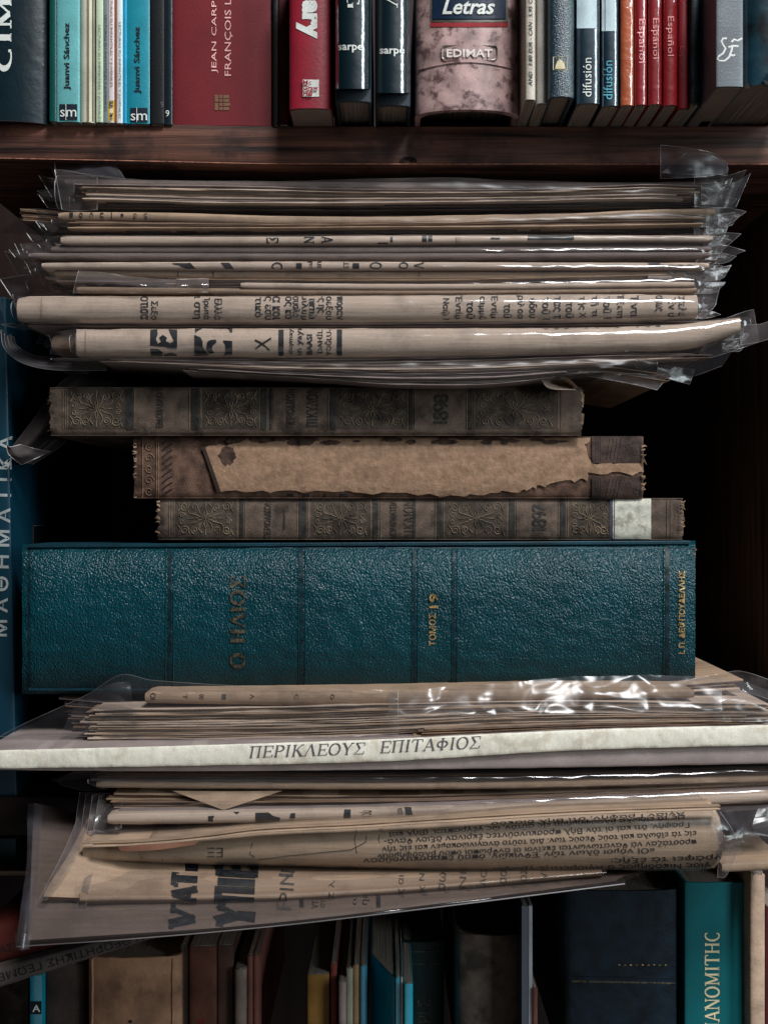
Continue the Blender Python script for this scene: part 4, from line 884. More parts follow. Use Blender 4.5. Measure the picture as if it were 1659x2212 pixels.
LEA = leather(); BLUE = mat('blue_cloth_edge', (6, 48, 60), rough=.5, spec=.4, bump=.5, bscale=900, var=.2)
o, tr = lying('huge teal blue pebbled leather volume with gilt title ΗΛΙΟΣ and ΤΟΜΟΣ 19', 48, 1502, [(48, 1176), (800, 1173), (1502, 1168)], [(48, 1500), (800, 1500), (1502, 1498)], LEA, d=-.004, bulge=64, rag=1.5, boards=9, nx=160, nz=40, bm_=BLUE, name='leather_volume', noise_amp=.0006)
GRV = mat('tooled_groove', (8, 34, 42), rough=.5, var=.4, vscale=300); GRL = mat('groove_lip', (5, 52, 62), rough=.35, spec=.5)
stripe('spine_groove', [(61, 1180, 66, 1497), (363, 1174, 371, 1498), (648, 1174, 655, 1498), (893, 1174, 898, 1498), (979, 1174, 983, 1498), (1437, 1172, 1446, 1497)], GRV, o, tr, off=.00012, ystep=6)
relief('raised_lip', [[(x, 1178+(1494-1178)*q/40) for q in range(41)] for x in (358, 375, 645, 659, 890, 902, 976, 987, 1433)], 2.4, GRL, o, tr, h=.0004)
relief('hinge_edge', [[(x, 1184+1.2*N(x*.02, 4)) for x in range(52, 1500, 8)], [(x, 1174+1.2*N(x*.02, 8)) for x in range(60, 1500, 8)]], 3, BLUE, o, tr, h=.0004)
write('Ο ΗΛΙΟΣ', 514, 1344, 200, 34, 90, GOLDD, o, tr, serif=(.24, .1, .1), name='gilt_title', off=.0004)
write('ΤΟΜΟΣ', 934, 1360, 70, 15, 90, GOLD, o, tr, bold=.015, name='gilt_volume_number', off=.0006)
write('19', 937, 1298, 32, 20, 90, GOLD, o, tr, bold=.02, name='gilt_volume_number', off=.0006)
write('Ι. Π. ΔΕΦΠΟΥΔΕΛΛΗΣ', 1472, 1323, 178, 14, 90, GOLD, o, tr, bold=.025, name='gilt_owner_name', off=.0006)
stripe('leather_tear', [(900, 1172, 944, 1177), (906, 1177, 938, 1179)], WORN, o, tr, off=.0006)
fray(o, 1499, 1176, 1200, 1, 12, n=4, m=WORN, d=.0); 

# ---------------------------------------------------------------- crinkled bundle under the leather volume
o = bundle('bundle of many thin papers in a crinkled glaring sleeve directly under the blue leather volume', 830, 1600, .03)
sheets(o, [CREAM, CREAM, TAN], 11, 196, 1640, [(180, 1535), (600, 1528), (900, 1520), (1200, 1515), (1560, 1520)], [(180, 1598), (500, 1598), (800, 1590), (1100, 1572), (1560, 1562)], d=[(196, -.012), (900, -.021), (1640, -.026)], seed=201, endj=16, gap=.16, jit=.0012, L=.05)
f1 = fold('folded_newspaper', o, TAN, 313, 1500, [(313, 1495), (800, 1494), (1200, 1488), (1500, 1490)], [(313, 1521), (800, 1526), (1200, 1512), (1500, 1510)], d=[(313, -.013), (900, -.021), (1500, -.024)], seed=202, wob=.6)
tr = bvh(f1)
write('ΟΙ', 331, 1505, 14, 12, -90, INK, o, tr)
for s, x in (('Τ', 400), ('∞', 436), ('Ι', 484), ('Λ', 545), ('ς', 640), ('ο', 718)): write(s, x, 1505, 10, 9, -90, INKF, o, tr)
for q in range(8): sheets(o, [BROWN, GREY], 1, 132+q*4, 260, [(130, 1506+q*9), (260, 1518+q*8)], [(130, 1512+q*9), (260, 1523+q*8)], d=.012, seed=210+q, endj=5)
sheets(o, [TAN, BROWN], 3, 900, 1600, [(900, 1575), (1250, 1562), (1600, 1556)], [(900, 1596), (1250, 1580), (1600, 1570)], d=-.025, seed=220)
sheets(o, [TAN, CREAM], 3, 1380, 1590, [(1380, 1486), (1590, 1468)], [(1380, 1500), (1590, 1492)], d=-.006, seed=222, endj=8)
def crumple(parent, top, bot, m, nu, nv, amp, seed, fr=.05, name='crinkled_sleeve', rows=None, flat=False):
    V, F = patch(rows or [top, bot], nu, nv)
    out = []
    for q, v in enumerate(V):
        wx = v.x+.008*N(v.x*60, v.z*60, seed); wz = v.z+.006*N(v.x*50, v.z*70, seed+9)
        b_ = noise.voronoi(Vector((wx*42, wz*85, seed)))[0]; cr = min(.5, b_[1]-b_[0])
        out.append(v+Vector((0, -amp*(cr*.45+.9*N(wx*38, wz*75, seed+3)+.35*N(wx*120, wz*200, seed+5)), amp*.3*N(v.x*80, v.z*120, seed))))
    return obj(name, out, F, m, parent, smooth=28 if flat else 80)
PL_CRK = plastic('crinkled_film', .1, rough=.27, bscale=60, bstr=.3)
crumple(o, None, None, PL_CRK, 220, 44, .0026, 5, rows=[[(840, 1494, -.020), (1050, 1478, -.020), (1250, 1462, -.020), (1400, 1458, -.019), (1560, 1465, -.016)], [(840, 1514, -.0235), (1200, 1500, -.025), (1560, 1488, -.023)], [(840, 1545, -.0275), (1200, 1542, -.0315), (1560, 1530, -.031)], [(840, 1576, -.026), (1200, 1570, -.030), (1560, 1558, -.029)]])
crumple(o, None, None, PL_CRK, 70, 44, .003, 9, rows=[[(1540, 1464, -.018), (1600, 1470, -.012), (1680, 1500, -.008)], [(1540, 1505, -.030), (1620, 1510, -.028), (1680, 1540, -.024)], [(1540, 1558, -.031), (1620, 1560, -.030), (1690, 1562, -.028)]])
film('crinkled_sleeve', [[(60, 1560, .004), (190, 1500, -.004), (262, 1458, -.006), (330, 1470, -.008), (600, 1486, -.016), (860, 1492, -.021)], [(10, 1585, .0), (120, 1560, -.008), (260, 1540, -.016), (400, 1545, -.020), (860, 1545, -.026)], [(0, 1592, -.006), (130, 1590, -.01), (260, 1596, -.013), (400, 1600, -.018), (860, 1588, -.025)]], o, PL_CLEAR, nu=90, nv=18, amp=.0012, seed=230)
crumple(o, None, None, PL_CRK, 60, 44, .004, 12, rows=[[(178, 1508, -.006), (230, 1480, -.01), (280, 1470, -.01)], [(150, 1548, -.008), (200, 1540, -.012), (290, 1530, -.014)], [(132, 1590, -.006), (200, 1592, -.008), (300, 1590, -.01)]])
film('sleeve_flap', [[(1480, 1470, -.004), (1560, 1455, 0), (1600, 1450, .006), (1680, 1475, .01)], [(1500, 1500, .0), (1580, 1490, .006), (1690, 1520, .014)]], o, PL_MILK, nu=20, nv=8, amp=.003, seed=231)

# slim white volume with Greek title
PERI = mat('chipped_cream_spine', (226, 220, 204), rough=.55, spec=.3, bump=.9, bscale=260, var=.05, vscale=120, stretch=(1, 1, .4), stain=(170, 154, 132), stain_amt=.22, stain_scale=90)
PCOV = mat('mauve_grey_cover', (150, 136, 132), rough=.6, var=.08)
k = thing('slim_volume', 'slim cream spined volume titled ΠΕΡΙΚΛΕΟΥΣ ΕΠΙΤΑΦΙΟΣ running the whole width of the pile', 'book', W(830, 1660, .07), 'books lying flat in the pile')
tp = [(-40, 1623), (400, 1612), (830, 1598), (1250, 1578), (1720, 1566)]; bt = [(-40, 1662), (400, 1656), (830, 1646), (1250, 1622), (1720, 1610)]; bt2 = [(-40, 1664), (400, 1667), (830, 1664), (1250, 1659), (1720, 1650)]
V, F, pr, nx = fold_geo(-40, 1720, tp, bt, d=-.030, L=.09, nose=.14, step=8, wob=.5, seed=240, endround=0)
V = [v+Vector((0, .0004*N(v.x*400, v.z*400, 2)+.0012*max(0, N(v.x*160, v.z*90, 9)-.42), 0)) for v in V]
sp = obj('spine', V, F, [PERI, PCOV], k, [1 if q % (pr-1) < 2 else 0 for q in range(len(F))], smooth=50); tr = bvh(sp)
fold('lower_cover', k, PCOV, -40, 1720, [(a, b_-1) for a, b_ in bt], bt2, d=-.0272, L=.085, nose=.2, seed=241)
GI = mat('grey_title_ink', (92, 88, 92), rough=.6, var=.1)
write('ΠΕΡΙΚΛΕΟΥΣ', 664, 1621, 252, 27, 1.9, GI, k, tr, serif=(.13, .055, .13), shear=.2, name='title_lettering', ystep=6)
write('ΕΠΙΤΑΦΙΟΣ', 930, 1609, 220, 27, 2.9, GI, k, tr, serif=(.13, .055, .13), shear=.2, name='title_lettering', ystep=6)

# ---------------------------------------------------------------- lower pile of newspapers, sagging over the lower shelf
BK = .02
o = bundle('dark brown papers with one tan lower edge directly beneath the cream spined volume', 830, 1708)
sheets(o, [BROWN, SHADEP, BROWN, GREY], 6, 210, 1690, [(200, 1664), (830, 1668), (1250, 1664), (1690, 1654)], [(200, 1688), (830, 1690), (1250, 1686), (1690, 1680)], d=-.017, seed=250, back=0)
fold('folded_newspaper', o, TAN, 208, 1700, [(208, 1689), (700, 1693), (1100, 1690), (1700, 1676)], [(208, 1703), (700, 1707), (1100, 1705), (1700, 1690)], d=-.022, seed=251, back=.0)
flap(o, [(125, 1690, .0), (160, 1668, -.004), (230, 1664, -.01)], [(130, 1696, -.002), (180, 1708, -.008), (230, 1706, -.014)], seed=252)
flap(o, [(112, 1686, .004), (150, 1672, .0), (200, 1664, -.006)], [(118, 1690, .004), (150, 1686, .0), (200, 1680, -.006)], seed=253)
sleeve(o, PL_CLEAR, 190, 1700, [(190, 1672), (1100, 1676), (1700, 1660)], [(190, 1706), (700, 1709), (1100, 1708), (1700, 1694)], -.0245, seed=254)
film('sleeve_flap', [[(1590, 1640, -.004), (1640, 1650, -.008), (1690, 1680, -.01)], [(1600, 1700, -.01), (1650, 1712, -.012), (1700, 1720, -.012)]], o, PL_CLEAR, nu=20, nv=8, amp=.004, seed=255)

o = bundle('glossy lower newspaper fold with a long white glare line and black letter slices', 830, 1785)
sheets(o, [BROWN, TAN, BROWN], 6, 240, 1690, [(230, 1712), (830, 1718), (1250, 1708), (1690, 1692)], [(230, 1752), (830, 1744), (1250, 1730), (1690, 1712)], d=-.020, seed=260, back=.0, gap=.12)
film('folded_page_corner', [[(372, 1709, -.021), (500, 1710, -.022), (610, 1709, -.021)], [(478, 1749, -.026), (484, 1750, -.026), (490, 1748, -.026)]], o, TAN, nu=20, nv=8, edges='')
f1 = fold('folded_newspaper', o, CREAM, 232, 1700, [(232, 1760), (500, 1756), (1000, 1745), (1400, 1728), (1700, 1712)], [(232, 1784), (500, 1780), (1000, 1766), (1400, 1747), (1700, 1733)], d=-.03, seed=261, back=.0, wob=.3)
fold('folded_newspaper', o, GREY, 255, 1700, [(255, 1750), (700, 1744), (1000, 1734), (1700, 1704)], [(255, 1762), (700, 1756), (1000, 1746), (1700, 1714)], d=-.025, seed=262, back=.0)
tr = bvh(f1)
for P in ([(450, 1764), (463, 1763), (460, 1770), (462, 1781), (450, 1782)], [(552, 1757), (580, 1756), (590, 1763), (606, 1767), (604, 1774), (552, 1777)], [(628, 1758), (638, 1757), (638, 1768), (626, 1768)], [(744, 1750), (758, 1750), (757, 1770), (742, 1771)], [(874, 1745), (888, 1745), (892, 1765), (878, 1765)], [(504, 1755), (518, 1755), (512, 1760)]):
    decal('headline_letter', P, [tuple(range(len(P)))], INK, o, tr)
write('ης ι', 790, 1759, 14, 26, -90, INK, o, tr); write('ιστ', 864, 1754, 12, 10, -90, INK, o, tr)
sleeve(o, PL_CLEAR, 216, 1700, [(216, 1748), (500, 1744), (1000, 1732), (1700, 1702)], [(216, 1786), (500, 1783), (1000, 1769), (1400, 1750), (1700, 1736)], -.033, seed=263, back=.0, amp=.0004)
for q in range(4): film('sleeve_flap', [[(172+q*14, 1712+q*3, -.006-q*.003), (215+q*10, 1714, -.012), (262, 1716, -.016)], [(160+q*14, 1806-q*4, -.02-q*.003), (205+q*10, 1800, -.026), (262, 1790, -.03)]], o, PL_FLAP, nu=14, nv=10, amp=.002, seed=265+q)

# text bundle with rolled right end
o = bundle('broad rolled newspaper with an upside down Greek paragraph and sleeve bunched at its right end', 830, 1890)
fold('folded_sheet', o, GREY, 190, 1690, [(190, 1796), (560, 1788), (900, 1772), (1250, 1756), (1690, 1738)], [(190, 1812), (560, 1800), (900, 1784), (1250, 1766), (1690, 1750)], d=-.026, seed=270, back=BK)
TXP = paper('newsprint_warm', (174, 148, 125), rough=.5, spec=.4)
rolled = [(178, 1824), (400, 1812), (600, 1796), (900, 1782), (1150, 1764), (1400, 1756), (1562, 1750)]
f1 = fold('folded_newspaper', o, TXP, 178, 1562, rolled, [(178, 1864), (400, 1872), (700, 1882), (1000, 1892), (1400, 1896), (1562, 1894)], d=[(178, -.04), (900, -.046), (1562, -.05)], seed=271, back=BK, nose=.75, wob=.6, step=8, endround=6)
for q, (dy, dd) in enumerate(((-3, -.0445), (4, -.046))):
    fold('page_edge', o, [TAN, TXP][q], 176+q*22, 1556, [(x, y+dy-1.5) for x, y in [(176, 1826), (300, 1822), (420, 1812), (560, 1795), (760, 1785), (900, 1776), (1240, 1756), (1556, 1745)]], [(x, y+dy+2) for x, y in [(176, 1826), (300, 1822), (420, 1812), (560, 1795), (760, 1785), (900, 1776), (1240, 1756), (1556, 1745)]], d=[(176, dd), (1556, dd-.008)], seed=272+q, back=0, L=.003)
tr = bvh(f1)
TL = [('χ υ Καὶ εἰδωλολατρείας ὁ Ἁγιορείτης', 1330, 1887, 420, 11, 181), ('γιος Νικόδημος ὁ Ἁγιορείτης γράφει', 1300, 1874, 470, 12, 182), ('γράφει τὰ ἑξῆς:', 1440, 1856, 240, 13, 183), ('«Οἱ νόμοι ὅλων τῶν Ἐθνικῶν, ὁποῦ ἐπροσκυνοῦσαν', 1100, 1848, 630, 13, 183.4),
      ('προστάζαν νὰ θανατώνωνται ἐκεῖνοι οἱ ἄνθρωποι ὁποῦ βλασφημοῦν', 1160, 1834, 690, 13, 184.2), ('εἰς τὰ εἴδωλα καὶ τοὺς θεούς των. Διὰ τοῦτο ἀναγινώσκομεν καὶ εἰς τὴν', 1165, 1817, 680, 13, 184.8), ('Γραφήν, ὅτι καὶ οἱ τὸν Βὴλ προσκυνοῦντες ἔκριναν ἄξιον θανά-', 1160, 1800, 660, 13, 185.2), ('εἰς τὰ εἴδωλα βλασφημήσῃ εἰς αὐτόν, ὡς γέγραπται. (Βὴλ καὶ', 1160, 1784, 640, 12, 185.4), ('Ἁγίαν Γραφήν, ὅτι Βηλ διακοσ', 1270, 1769, 420, 8, 185)]
for s, x, y, L_, h, r in TL: write(s, x, y, L_, h+2, 180+(r-180)*.62, INK, o, tr, bold=.004)
for pts in ([(770, 1794), (766, 1815), (770, 1840), (778, 1868)], [(822, 1790), (818, 1815), (828, 1850), (850, 1886)], [(385, 1866), (560, 1858), (620, 1850), (760, 1836), (790, 1820), (792, 1806)], [(380, 1840), (386, 1872)], [(545, 1822), (540, 1845), (550, 1852)], [(300, 1838), (306, 1856)], [(340, 1836), (352, 1860)]):
    V, F = strokes([pts], 1.6); decal('drawn_line', V, F, INKF, o, tr, ystep=0, xstep=0)
write('ΕΞ', 465, 1842, 34, 20, 180, INKF, o, tr)
film('folded_back_page', [[(250, 1826, -.046), (330, 1824, -.047), (430, 1818, -.048)], [(262, 1840, -.046), (330, 1838, -.048), (420, 1826, -.048)]], o, mat('russet_page', (124, 84, 66)), nu=14, nv=4, edges='')
sleeve(o, PL_DULL, 300, 1566, [(300, 1818), (600, 1795), (900, 1780), (1150, 1762), (1400, 1753), (1566, 1748)], [(300, 1870), (700, 1884), (1000, 1894), (1400, 1898), (1566, 1897)], [(300, -.0435), (900, -.0485), (1566, -.0525)], seed=274, back=BK, nose=.75, amp=.0004)
crumple(o, None, None, PL_CRK, 80, 60, .0035, 15, rows=[[(1545, 1752, -.048), (1600, 1746, -.04), (1690, 1750, -.03)], [(1545, 1800, -.056), (1600, 1800, -.05), (1690, 1800, -.044)], [(1550, 1850, -.056), (1600, 1850, -.048), (1690, 1850, -.04)]])
film('sleeve_flap', [[(1556, 1755, -.05), (1580, 1790, -.052), (1600, 1830, -.05)], [(1550, 1896, -.05), (1566, 1896, -.052), (1584, 1862, -.05)]], o, PL_MILK, nu=12, nv=12, amp=.002, seed=276)
crumple(o, None, None, PL_CRK, 40, 60, .003, 19, rows=[[(1640, 1748, -.046), (1660, 1746, -.046), (1700, 1750, -.044)], [(1625, 1790, -.05), (1660, 1800, -.05), (1700, 1800, -.048)], [(1640, 1836, -.048), (1660, 1840, -.048), (1700, 1850, -.04)]])
fold('folded_newspaper', o, TAN, 1560, 1700, [(1560, 1866), (1700, 1862)], [(1560, 1888), (1700, 1880)], d=-.028, seed=277, back=BK)

# open sheet with large headline letters
HEAD = paper('newsprint_head', (148, 123, 103), rough=.5, spec=.4)
def sagsheet(parent, rows, m, nu=90, nv=26, name='folded_newspaper', amp=.0008, seed=0):
    V, F = patch(rows, nu, nv, amp=amp, fr=.012, seed=seed); return obj(name, V, F, m, parent, smooth=60)
o = bundle('tan newspaper sheet with big sideways headline VATİ, bright glare along its bottom fold', 700, 1956)
s1 = sagsheet(o, [[(205, 1796, .0), (600, 1850, -.01), (1300, 1860, -.01)], [(178, 1880, -.040), (700, 1885, -.040), (1300, 1872, -.036)], [(172, 1928, -.053), (700, 1920, -.050), (1300, 1880, -.044)], [(172, 1940, -.0565), (700, 1930, -.0535), (1300, 1884, -.0475)], [(172, 1950, -.0560), (700, 1941, -.053), (1300, 1890, -.047)], [(173, 1957, -.050), (700, 1949, -.047), (1300, 1895, -.042)]], HEAD, seed=280, nv=40)
tr = bvh(s1)
write('ATİ', 398, 1911, 86, 64, 87, INK, o, tr, serif=(.4, .2, .2), name='headline_letter', off=.0004)
write('ΠΙΕ', 511, 1908, 88, 92, 87, INK, o, tr, serif=(.4, .2, .2), name='headline_letter', off=.0004)
for s, x, y, L_, h in (('PIN', 620, 1916, 70, 30), ('I', 618, 1892, 6, 30)): write(s, x, y, L_, h, 86, INKF, o, tr)
for (a, b_, w_) in ((674, 702, 7), (686, 712, 4), (812, 828, 10)):
    V, F = strokes([[(a, 1880), (b_*.5+a*.5, 1912), (b_, 1950)]], w_); decal('column_rule', V, F, INK, o, tr, ystep=0, xstep=0)
for q in range(8): write(['χ αι', 'χ Ν', 'σω', 'ΝΙ', 'ΑC', 'σα ', 'ΟΣ', 'ντ'][q], 868+q*44, 1912-q*3.4, 44-q*3, 14, 86, INKF, o, tr)
write('Z λ', 716, 1924, 44, 12, 86, INKF, o, tr)
sg = sagsheet(o, [[(160, 1880, -.042), (700, 1887, -.042), (1310, 1872, -.038)], [(162, 1930, -.055), (700, 1922, -.052), (1310, 1881, -.046)], [(160, 1942, -.0585), (700, 1931, -.0555), (1310, 1885, -.0495)], [(164, 1955, -.0575), (700, 1945, -.0545), (1310, 1891, -.0485)]], PL_CLEAR, name='plastic_sleeve', amp=.0003, seed=281)
film('sleeve_flap', [[(190, 1870, -.04), (180, 1905, -.05), (166, 1962, -.056)], [(205, 1872, -.041), (196, 1905, -.051), (186, 1958, -.057)]], o, PL_MILK, nu=16, nv=5, seed=282)

o = bundle('plain tan folded corner in a sleeve between headline sheet and bottom bag', 130, 1944)
s1 = sagsheet(o, [[(205, 1735, .0), (300, 1760, .0), (400, 1800, .0)], [(152, 1840, -.040), (240, 1870, -.04), (400, 1880, -.04)], [(98, 1925, -.053), (240, 1930, -.053), (400, 1925, -.05)], [(94, 1940, -.055), (240, 1944, -.055), (400, 1938, -.052)], [(96, 1947, -.051), (240, 1950, -.051), (400, 1944, -.048)]], TAN, nu=40, seed=283)
film('plastic_sleeve', [[(180, 1735, .0), (140, 1835, -.042), (84, 1945, -.056)], [(205, 1745, -.002), (162, 1850, -.045), (100, 1946, -.059)]], o, PL_MILK, nu=24, nv=8, amp=.002, seed=284)

o = bundle('lowest and widest sleeved newspaper with big black letters V and Υ sagging over the shelf edge', 600, 2046)
s1 = sagsheet(o, [[(74, 1735, .006), (600, 1850, .0), (1440, 1866, .0)], [(68, 1860, -.030), (600, 1890, -.030), (1400, 1880, -.030)], [(64, 1965, -.056), (600, 1950, -.054), (1350, 1893, -.044)], [(60, 2034, -.070), (600, 1992, -.066), (1330, 1904, -.052)], [(61, 2043, -.067), (600, 1999, -.063), (1330, 1908, -.049)]], paper('newsprint_greybrown', (100, 84, 76)), seed=290, nv=30)
tr = bvh(s1)
write('V', 394, 1983, 56, 62, 84, INK, o, tr, serif=(.4, .2, .22), name='headline_letter'); write('Υ', 506, 1978, 56, 92, 84, INK, o, tr, serif=(.4, .2, .22), name='headline_letter')
write('P', 614, 1952, 30, 32, 84, INKF, o, tr); write('ντ κα', 682, 1944, 40, 14, 84, INK, o, tr); write('ατ nla', 698, 1942, 40, 12, 84, INK, o, tr); write('ηιις', 792, 1936, 40, 15, 84, INK, o, tr); write('(υ)', 768, 1940, 34, 9, 84, INK, o, tr)
for a in (650, 816): V, F = strokes([[(a, 1915), (a+2, 1962)]], 9); decal('column_rule', V, F, INK, o, tr, ystep=5, xstep=0)
for q in range(9): write('CEOGTHIEC'[q], 870+q*48, 1934-q*4.4, 12, 12, 84, INKF, o, tr)
sagsheet(o, [[(62, 1735, .004), (600, 1852, -.003), (1450, 1866, -.003)], [(60, 1860, -.034), (600, 1890, -.034), (1410, 1880, -.034)], [(46, 1965, -.060), (600, 1954, -.058), (1370, 1895, -.048)], [(36, 2040, -.074), (600, 1997, -.070), (1350, 1906, -.056)], [(38, 2049, -.072), (600, 2004, -.068), (1350, 1912, -.054)]], PL_CLEAR, name='plastic_sleeve', amp=.001, seed=291, nv=30)
crumple(o, None, None, PL_SMOKE, 14, 60, .003, 22, name='sleeve_edge', flat=False, rows=[[(60, 1735, .0), (76, 1738, -.002), (92, 1742, .0)], [(56, 1860, -.036), (70, 1862, -.038), (84, 1864, -.036)], [(44, 1965, -.060), (58, 1967, -.062), (72, 1969, -.060)], [(33, 2047, -.0745), (46, 2050, -.077), (60, 2048, -.075)]])
crumple(o, None, None, PL_CRK, 44, 40, .002, 29, name='sleeve_corner', rows=[[(34, 2015, -.072), (50, 2015, -.075), (68, 2018, -.073)], [(32, 2050, -.0755), (46, 2054, -.078), (64, 2050, -.0755)]])
edge = [(36, 2046, -.0755), (300, 2028, -.0735), (600, 2001, -.071), (900, 1966, -.066), (1350, 1910, -.057)]
V = [W(*p) for p in resample(edge, 70)]; v, f = seam(V, range(70), 2.0); obj('sleeve_seam', v, f, PL_EDGE, o, smooth=60)

# ---------------------------------------------------------------- tall blue book at the left, behind the pile
b, t = std_book('tall teal blue book standing at the far left with vertical Greek title ΜΑΘΗΜΑΤΙΚΑ', -90, 34, yt=640, ybot=1722, m=mat('teal_blue_cover', (2, 46, 62), rough=.45, spec=.4, bump=.2, var=.05), d=.014, bulge=6, L=.22, name='tall_book', lean=-.022, group=None)
write('Μ Α Θ Η Μ Α Τ Ι Κ Α', 6, 1158, 434, 30, 88.5, mat('pale_grey_print', (150, 156, 156), rough=.5), b, t, bold=.02, name='title_lettering')
b, t = std_book('dark book edge standing far back in shadow above the blue leather volume at the left', 42, 72, yt=1136, ybot=1720, m=BLK, d=.05, L=.12, name='shadowed_book')

# ---------------------------------------------------------------- books on the lower shelf
GB = 'books standing on the bottom shelf'
def lb(label, x0, x1, yt, m, d=.03, **k): return std_book(label, x0, x1, yt=yt, ybot=2330, m=m, d=d+.012, group=GB, **k)
AGE = dict(rough=.7, spec=.25, bump=.7, bscale=350, var=.2, vscale=60)
lb('dark stubby book end at the bottom left corner', -30, 60, 2092, clothmat('dusk_cloth', (64, 54, 52)), d=.02)
b, t = lb('thin bright teal spine with a white letter A in a black box, bottom left', 64, 91, 2108, gl('teal_spine', (8, 130, 152), coat=.3), d=.0)
stripe('black_box', [(66, 2164, 90, 2192)], NV2, b, t); write('A', 79, 2179, 17, 15, 0, WH, b, t, bold=.02, off=.0004)
lb('dull brown book right of the thin teal spine at bottom left', 93, 180, 2086, mat('dull_brown', (64, 54, 50), **AGE), d=.004, bulge=10)
TANB = mat('aged_tan_cover', (150, 112, 88), stain=(190, 150, 116), stain_amt=.3, stain_scale=26, **AGE)
b, t = lb('large aged tan book with rounded spine and a small dark spot, bottom left', 186, 388, 2070, TANB, d=-.004, bulge=22, hard=True, rag=2, inset=.004)
relief('spine_edge', [[(200+2*N(y*.02, 1), y) for y in range(2072, 2300, 8)], [(372+3*N(y*.02, 5), y) for y in range(2072, 2300, 8)]], 5, TANB, b, t, h=.0008)
stripe('ink_spot', [(278, 2205, 285, 2211)], INK, b, t)
lb('grey board edge against the large tan book', 390, 406, 2042, mat('grey_board', (96, 84, 80), **AGE), d=.004)
b, t = lb('worn reddish brown book with faint red mark, bottom left of centre', 408, 466, 2046, mat('russet_cover', (92, 56, 44), **AGE), d=.0, bulge=6)
stripe('red_mark', [(428, 2202, 444, 2204), (428, 2206, 444, 2208), (430, 2210, 442, 2212)], mat('mark_red', (120, 30, 30)), b, t)
lb('narrower worn brown book beside the reddish brown one', 469, 503, 2044, mat('brown_cover', (74, 52, 44), **AGE), d=.003, bulge=4)
lb('thin grey booklet with split top fold', 506, 531, 2096, mat('grey_booklet', (124, 108, 98), **AGE), d=-.002, bulge=8)
lb('first of two slim rust red spines beside the dark gap', 534, 545, 2066, mat('rust_slim', (110, 68, 60), **AGE), d=.002, bulge=3)
lb('second slim rust red spine bordering the dark gap', 547, 558, 2066, mat('rust_slim', (110, 68, 60), **AGE), d=.004, bulge=3)
lb('ochre yellow spine with grey side, right of the dark gap', 664, 711, 2107, mat('ochre_cover', (140, 100, 44), rough=.6, var=.15, bump=.3), d=-.004, bulge=3, L=.13)
lb('slim brick red booklet between ochre spine and pale booklets', 714, 728, 2084, mat('brick_booklet', (120, 58, 48), **AGE), d=-.002, bulge=3)
lb('short slim mauve grey booklet with split top', 731, 747, 2124, mat('mauve_booklet', (150, 130, 128), **AGE), d=-.012, bulge=5)
lb('slim pale green grey booklet behind the mauve one', 748, 762, 2094, mat('sage_booklet', (150, 150, 130), **AGE), d=-.006, bulge=3)
lb('slim tan booklet left of the cyan ones', 763, 775, 2086, mat('tan_booklet', (150, 116, 84), **AGE), d=-.004, bulge=3)
CYB = gl('cyan_cover', (8, 150, 176), coat=.4, bump=.4)
lb('narrow dark cyan booklet spine, first of the cyan group', 777, 793, 2088, gl('deep_cyan', (8, 120, 148)), d=-.004, bulge=4)
b, t = lb('wide bright cyan booklet with sloping page tops, bottom centre', 800, 852, 2115, CYB, d=-.016, bulge=3, L=.10, k_skew=2.4)
lb('cyan spine with thin white edge beside the wide cyan booklet', 854, 866, 2113, CYB, d=-.0165, bulge=2, L=.10)
lb('thin white cover edge within the cyan group', 866.6, 870, 2113, mat('white_edge', (206, 206, 200)), d=-.017, bulge=0)
lb('shortest cyan spine at the right of the cyan group', 873, 892, 2127, gl('cyan_short', (14, 166, 190), coat=.4), d=-.02, bulge=3, L=.10)
GRN = mat('bottle_green_cloth', (8, 28, 28), rough=.55, spec=.35, bump=.4, bscale=900, var=.2)
b, t = lb('bottle green book with two gilt lines and gilt letters, bottom centre', 862, 960, 2036, GRN, d=.03, bulge=22, hard=True)
stripe('gilt_line', [(860, 2055, 960, 2058), (860, 2082, 960, 2085)], GOLDD, b, t)
write('ΣΤΟΡΙ Σ', 916, 2215, 110, 28, 90, GOLDD, b, t)
b, t = lb('thick grey brown cloth book standing right of the green one', 990, 1128, 2022, clothmat('greybrown_cloth', (90, 76, 68), var=.12), d=.01, bulge=18, hard=True)
lb('thin blue book with pale grey fore edge, right of the grey brown cloth book', 1127, 1142, 1958, gl('steel_blue', (20, 54, 78)), d=-.004, bulge=0)
lb('pale board edge of the thin blue book', 1142.5, 1150, 1958, mat('pale_edge', (168, 168, 172), rough=.5), d=-.0045, bulge=0)
lb('short reddish brown slim cover beside the pale board edge', 1151, 1161, 2136, mat('rust_slim', (110, 68, 60), **AGE), d=-.006, bulge=2)
NVC = mat('navy_scuffed_cloth', (8, 24, 36), rough=.55, spec=.3, bump=.6, bscale=500, var=.3, vscale=120, stain=(18, 34, 40), stain_amt=.3, stain_scale=80)
b, t = lb('huge dark navy book with worn gilt rule and tiny gilt dots, bottom right', 1224, 1466, 1926, NVC, d=.004, bulge=16, hard=True)
relief('gilt_rule', [[(x, 2121+5*(x-1240)/220+.6*N(x*.1, 2)) for x in range(1236, 1464, 6)]], 4, GOLDD, b, t, h=.0003)
relief('tooled_rule', [[(x, 2110+3*(x-1240)/220) for x in range(1236, 1464, 6)]], 2, NVC, b, t, h=.0004)
for q in range(9): stripe('gilt_dot', [(1336+q*12.5, 2084+(q % 2), 1340+q*12.5, 2086+(q % 3)*.5)], GOLD, b, t)
NAN = mat('bright_teal_cloth', (4, 96, 102), rough=.5, spec=.3, bump=.2, bscale=1200, var=.05)
b, t = lb('bright teal book with cream Greek capitals reading up its spine, bottom right', 1480, 1608, 1908, NAN, d=.003, bulge=5, hard=True)
